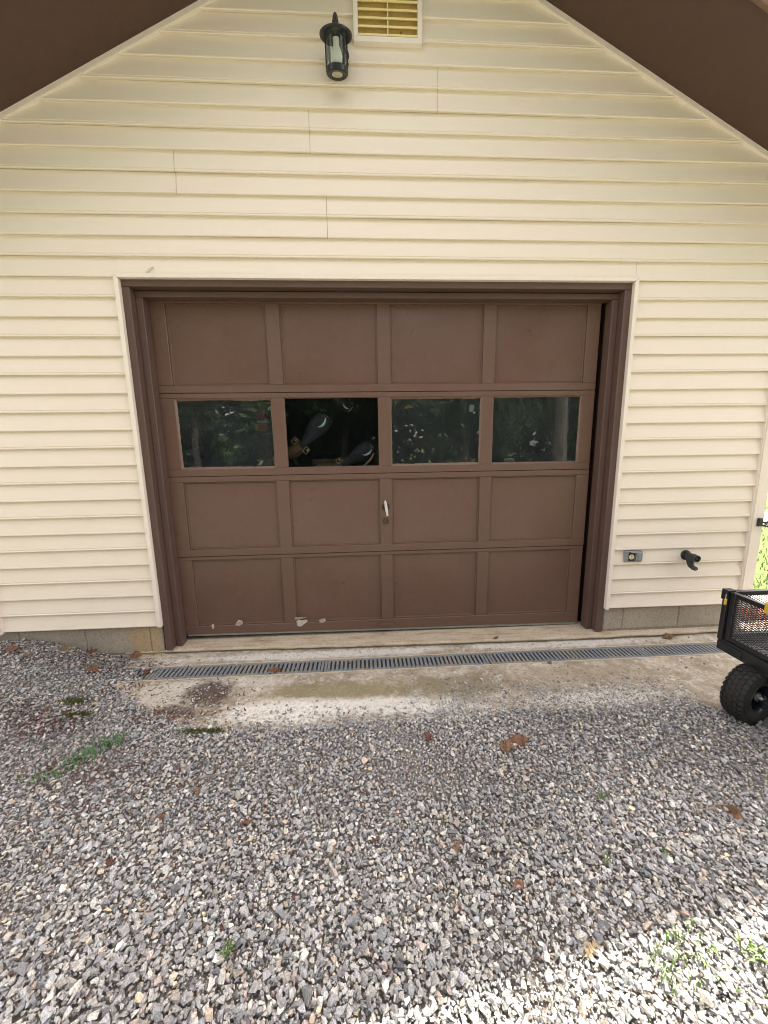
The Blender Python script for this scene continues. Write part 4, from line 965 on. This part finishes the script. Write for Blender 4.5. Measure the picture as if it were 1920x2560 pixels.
A = [layer(.0085, .0028, .0050, .002, .06, .85), layer(.0128, .0055, .0080, .005, .03, .95), layer(.0172, .0080, .0132, .010, .015, .93, 1.5), layer(.045, .0125, .0195, .012, .0, .42, 1.6)]
GP = np.concatenate([a[0] for a in A]); GR = np.concatenate([a[1] for a in A])
wd = np.hypot(GP[:, 0]-1.82, (GP[:, 1]+.80)); keep = ~((wd < .05) & (GP[:, 2]+GR > -.232)); GP, GR = GP[keep], GR[keep]
gv_ = scatter('gravel', (GP, GR), 'loose grey and tan crushed stone covering the ground in front of the garage', 'gravel')
# stray pebbles on apron, sill, grate
n = 620; x = rng.uniform(-1.45, 2.4, n); y = np.where(rng.random(n) < .7, rng.uniform(-.70, -.28, n), rng.uniform(-.27, -.04, n)); r = .002+.0065*rng.random(n)**3
big = rng.random(n) < .05; r = np.where(big, rng.uniform(.008, .012, n), r)
# a clump on the dark patch and on the drain's buried end
x2 = rng.normal(-.93, .11, 260); y2 = rng.normal(-.47, .08, 260); r2 = .003+.008*rng.random(260)**2
x3 = rng.uniform(-1.50, -1.28, 130); y3 = rng.uniform(-.27, -.08, 130); k3 = rng.random(130) < np.clip((-1.24-x3)/.16, 0, 1); x3, y3 = x3[k3], y3[k3]; r3 = .006+.008*rng.random(len(x3))
x4 = rng.normal(.50, .09, 60); y4 = rng.normal(-.46, .045, 60); r4 = .004+.008*rng.random(60)**2
x = np.concatenate([x, x2, x3, x4]); y = np.concatenate([y, y2, y3, y4]); r = np.concatenate([r, r2, r3, r4])
x5 = rng.uniform(.2, 1.75, 2600); y5 = rng.normal(-.54, .085, 2600); k5 = (y5 < -.30) & (y5 > -.72); x5, y5 = x5[k5], y5[k5]; r5 = .0015+.004*rng.random(len(x5))**2
x6 = rng.uniform(-1.4, .5, 1500); y6 = -.70+np.abs(rng.normal(0, .08, 1500)); r6 = .0018+.009*rng.random(1500)**2.4
x = np.concatenate([x, x5, x6]); y = np.concatenate([y, y5, y6]); r = np.concatenate([r, r5, r6])
scatter('pebbles', (np.c_[x, y, slabz(y)+r*.4], r), 'scattered loose pebbles and grit on the concrete apron', 'pebbles')
# dark leaf litter and bark crumbs
lm = MB(); rd = random.Random(5)
cl_ = [(-1.73, -.54, .16, .06, 420), (-1.55, -.61, .10, .05, 260), (-1.35, -.33, .10, .06, 170), (-2.05, -.1, .25, .06, 420), (-1.5, -.12, .14, .06, 220), (-1.2, -.9, .18, .05, 260), (-1.0, -.58, .12, .05, 220), (-.9, -.42, .16, .10, 110), (-1.05, -1.0, .3, .15, 160), (.3, -1.0, .7, .2, 160), (-.6, -1.15, .4, .2, 200)]
for cx, cy, sx_, sy_, n in cl_:
    for i in range(n):
        x = rd.gauss(cx, sx_); y = min(-.01, rd.gauss(cy, sy_)); z = (slabz(y) if (y > float(yedge(x)) and x > -1.4) else float(hg(x, y))+.006)+rd.uniform(.001, .009)
        a = rd.uniform(0, 6.28); ln = rd.uniform(.004, .014); w_ = rd.uniform(.0012, .004); t = Euler((rd.gauss(0, .4), rd.gauss(0, .4), a)).to_matrix()
        q = [Vector((x, y, z))+t @ Vector(p) for p in ((-ln, -w_, 0), (ln, -w_*.4, .001), (ln*.8, w_, 0), (-ln*.7, w_*.9, .001))]; lm.add(q, [(0, 1, 2, 3)])
tag(lm.build('leaf_litter', M_LDARK), 'dark brown crumbled leaf litter lying between the stones', 'leaf litter', kind='stuff')
# moss
for (x, y, sx_, sy_, lab_) in ((-1.56, -.433, .045, .02, 'yellow green moss tuft in the gravel left of the apron'), (-1.474, -.539, .045, .012, 'thin moss strip in the gravel nearer the camera than the tuft'), (-.79, -.70, .085, .011, 'long dark moss strip along the apron front edge')):
    b = MB(); rd = random.Random(int(x*100))
    for i in range(260):
        px, py = rd.gauss(x, sx_*.7), rd.gauss(y, sy_*.75); pz = float(hg(px, py))+rd.uniform(.012, .022); a = rd.uniform(0, 3.14); l_ = .0045
        b.add([(px-math.cos(a)*l_, py-math.sin(a)*l_, pz-.006), (px+math.cos(a)*l_, py+math.sin(a)*l_, pz-.006), (px+rd.gauss(0, .002), py+rd.gauss(0, .002), pz+.005)], [(0, 1, 2)])
    tag(b.build('moss', M_MOSS, None, (x, y, -.22)), lab_, 'moss', 'moss patches by the apron')
# ------------------------------------------------------------------ fallen leaves
def leaf(x, y, size, ang, m_, label, shape='lobed', curl=.5, tilt=(0, 0), z=None, aspect=.6):
    b = MB(); n = 26; rd = random.Random(int(x*1000+y*77)); out = []
    for i in range(n+1):
        t = i/n
        if shape == 'ragged': wv = aspect*.5*(math.sin(math.pi*t)**.45)*(.8+.3*noise.noise(Vector((t*6, x, y))))*rd.uniform(.75, 1.1)
        elif shape == 'lobed': wv = aspect*.5*(math.sin(math.pi*t)**.7)*(.62+.38*math.cos(t*math.pi*2*3.5+.4))+.01
        else: wv = aspect*.5*math.sin(math.pi*t)**.8
        out.append((t-.5, wv*rd.uniform(.9, 1.1)))
    vs = []
    for (u, wv) in out:
        for s_, k in ((-1, 1), (-1, .5), (0, 0), (1, .5), (1, 1)):
            v_ = s_*wv*k; vs.append((u*size, v_*size, size*(curl*(abs(v_)**1.6)*1.4+curl*.35*math.sin(u*5+v_*7)*.4+.13*noise.noise(Vector((u*9, v_*14, x*9))))))
    b.add(vs, [(i*5+j, (i+1)*5+j, (i+1)*5+j+1, i*5+j+1) for i in range(n) for j in range(4)])
    b.tube([(-size*.5, 0, 0), (-size*.62, size*.02, .003), (-size*.78, -size*.01, .002)], [.0009, .0007, .0006], 5)
    gz = z if z is not None else float(slabz(y) if (y > float(yedge(x)) and x > -1.4) else hg(x, y)+.012)
    o = b.build('fallen_leaf', m_, smooth=True); o.location = (x, y, gz+.004); o.rotation_euler = (tilt[0], tilt[1], ang)
    return tag(o, label, 'leaf', 'dry fallen leaves')
leaf(-.563, -.240, .095, .35, M_LRUST, 'reddish lobed leaf lying across the front edge of the drain grate', curl=.6, aspect=.75)
leaf(.66, -.875, .125, .1, M_LRUST, 'largest rusty brown leaf, crumpled on the gravel right of centre', 'ragged', curl=.6, aspect=.55)
leaf(.60, -.905, .085, -.3, M_LBRN, 'curled brown leaf tucked against the largest rusty leaf', curl=.9, aspect=.6)
leaf(2.03, -.075, .085, -.2, M_LBRN, 'olive brown curled leaf below the sill near the cart', 'oval', 1.0, aspect=.4, z=-.20)
leaf(-1.88, -.045, .075, 1.1, M_LTAN, 'golden tan leaf standing against the foundation block', 'oval', .8, (.9, .3), -.125, .75)
leaf(-1.73, -.055, .085, .2, M_LDARK, 'dark red leaf against the foundation right of the golden one', curl=.8, tilt=(.5, 0), z=-.14)
leaf(-1.46, -.055, .07, .1, M_LRUST, 'rust coloured leaf where the foundation meets the sill', 'oval', .5, (.6, .2), -.175, .7)
leaf(-2.14, -.12, .085, .2, M_LRUST, 'orange leaf at the left edge below the corner post', 'oval', .4, (.3, 0), aspect=.6)
leaf(-2.02, -.17, .07, -.2, M_LRUST, 'orange brown leaf flat on the stones at far left', 'oval', .5, aspect=.5)
leaf(-1.64, -.175, .07, .8, M_LRUST, 'rusty folded leaf on the stones left of the drain end', 'oval', .8, (.3, 0), aspect=.7)
leaf(-1.50, -.10, .06, -.4, M_LBRN, 'brown leaf among twigs left of the sill end', curl=.6)
leaf(-1.33, -.20, .07, .2, M_LDARK, 'purplish leaf over the buried drain end', 'oval', .5, aspect=.6)
leaf(1.30, -1.245, .075, -1.2, M_LBRN, 'brown folded leaf on the gravel at the right', 'oval', 1.1, (.4, .2), aspect=.45)
leaf(.573, -1.574, .055, .5, M_LTAN, 'pale tan leaf on the sunlit edge of the gravel', curl=.4)
leaf(-.774, -1.116, .04, .5, M_LRUST, 'small red brown leaf left of centre on the gravel', curl=.8)
leaf(-.447, -1.161, .04, -.2, M_LRUST, 'small rust leaf near the middle of the gravel', curl=.8)
leaf(-.856, -1.265, .045, .2, M_LDARK, 'small dark red leaf at the left foreground', curl=.8)
leaf(-.134, -1.286, .028, .9, M_LTAN, 'tiny tan oval leaf in the middle foreground', 'oval', .3, aspect=.6)
leaf(.281, -1.30, .045, 1.2, M_LBRN, 'small brown leaf centre right in the foreground', curl=.9)
leaf(.266, -.819, .055, 1.5, M_LDARK, 'dark brown folded leaf left of the largest rusty leaf', 'oval', 1.2, aspect=.55)
leaf(-.68, -1.02, .04, 2, M_LBRN, 'small brown curled leaf between the weed and the middle', curl=.8)
leaf(.44, -1.42, .04, .4, M_LRUST, 'small orange leaf just above the sunlight edge', 'oval', .7)
leaf(.30, -.035, .055, .4, M_LBRN, 'thin brown leaf on the sill under the door middle', 'oval', .6, aspect=.25, z=-.178) if False else None
leaf(.86, -.03, .045, .1, M_LBRN, 'little dark leaf on the sill right of the door middle', 'oval', .8, aspect=.35, z=-.176)
leaf(1.10, -.285, .045, .1, M_LBRN, 'small olive leaf at the drain front edge on the right', 'oval', .8, aspect=.3)
# twigs
TW = [((-2.28, .0, -.07), (-1.55, -.09, -.185), .004, 'long pale twig lying along the foundation at left'), ((-1.95, -.16, -.16), (-1.50, -.13, -.195), .003, 'short twig under the long pale twig'), ((-1.87, -.25, -.19), (-1.62, -.155, -.185), .003, 'forked dark twig left of the drain end'),
      ((-2.1, -.08, -.11), (-1.7, -.2, -.175), .0028, 'thin twig crossing the stones at far left'), ((-1.9, -.06, -.12), (-1.42, -.16, -.2), .0025, 'thin curved twig reaching the drain end'), ((-.72, -.99, -.222), (-.50, -.89, -.218), .0032, 'brown stick on the gravel left of centre'),
      ((1.17, -1.235, -.225), (1.34, -1.215, -.222), .0045, 'dark stick beside the folded leaf at the right'), ((-1.0, -.50, -.218), (-.86, -.60, -.215), .0018, 'thin straw on the dark soil patch'), ((-.06, -1.0, -.222), (.04, -.93, -.218), .0018, 'tiny twig in the middle of the gravel'), ((-1.15, -.88, -.222), (-1.25, -1.02, -.22), .002, 'dark twig under the trailing weed')]
for a, c, r, lab_ in TW:
    a = Vector(a); c = Vector(c); rd = random.Random(int(r*1e5+a.x*100)); pts = [a.lerp(c, i/7)+Vector((rd.gauss(0, .006), rd.gauss(0, .008), rd.gauss(.008, .003))) for i in range(8)]
    b = MB(); b.tube(pts, [r*(1-.09*i) for i in range(8)], 6)
    for k in (2, 4, 5):
        d = (pts[k+1]-pts[k]); e = pts[k]+d*.9+Vector((rd.gauss(0, .02), rd.gauss(0, .03), .006)); b.tube([pts[k], e], [r*.5, r*.25], 5)
    tag(b.build('twig', M_TWIG, None, tuple(a), smooth=True), lab_, 'twig', 'twigs on the gravel')
# ------------------------------------------------------------------ weeds
def weed(x, y, n, spread, hh, lab_, trailing=None, m_=M_GREY_G, cat='weed', name='weed', lw=.006):
    b = MB(); rd = random.Random(int(x*999)); z0 = float(hg(x, y))+.004
    for i in range(n):
        if trailing: t = rd.random(); bx = x+(trailing[0]-x)*t+rd.gauss(0, .02+.03*math.sin(t*6)**2); by = y+(trailing[1]-y)*t+rd.gauss(0, .012)
        else: bx = x+rd.gauss(0, spread); by = y+rd.gauss(0, spread)
        z = float(hg(bx, by))+.010; a = rd.uniform(0, 6.28); h = hh*rd.uniform(.4, 1); d = Vector((math.cos(a), math.sin(a), 0)); s_ = Vector((-d.y, d.x, 0))*lw*.5
        p = Vector((bx, by, z)); m1 = p+d*h*.35+Vector((0, 0, h*.7)); e = p+d*h*.8+Vector((0, 0, h*rd.uniform(.5, 1.)))
        b.add([p-s_*.5, p+s_*.5, m1+s_, m1-s_, e], [(0, 1, 2, 3), (3, 2, 4)])
    return tag(b.build(name, m_, None, (x, y, z0)), lab_, cat, 'weeds growing in the gravel')
weed(-1.17, -.70, 250, .03, .026, 'long trailing green weed across the gravel at left', trailing=(-1.34, -.94))
weed(.833, -1.609, 48, .036, .030, 'bright green weed clump in the sunlit gravel', m_=M_GREEN)
weed(.73, -1.63, 30, .025, .04, 'sparse yellow green sprigs left of the bright clump', m_=M_GREEN, lw=.004)
weed(.989, -1.611, 26, .012, .045, 'small green tuft nearest the right edge', m_=M_GREEN)
weed(-.394, -1.513, 14, .008, .030, 'tiny yellow green seedling in the left foreground', m_=M_GREEN)
weed(.87, -1.16, 7, .004, .045, 'thin grass blades right of centre', m_=M_GREEN, lw=.004)
weed(.749, -1.368, 9, .005, .035, 'single small grass sprig above the sunlit stones', m_=M_GREEN, lw=.005)
weed(.952, -1.357, 7, .005, .035, 'single small grass sprig right of the other one', m_=M_GREEN, lw=.004)
# cobweb-like straw above the door trim
b = MB(); b.tube([(-1.150, -.0235, 2.050), (-1.128, -.026, 2.068), (-1.112, -.022, 2.082)], .0009, 5); b.tube([(-1.140, -.0235, 2.050), (-1.120, -.027, 2.062), (-1.105, -.022, 2.078)], .0012, 5)
tag(b.build('dry_stem', M_TWIG, None, (-1.145, -.0235, 2.05)), 'pair of thin dry stems sticking up above the left end of the door trim', 'stem')
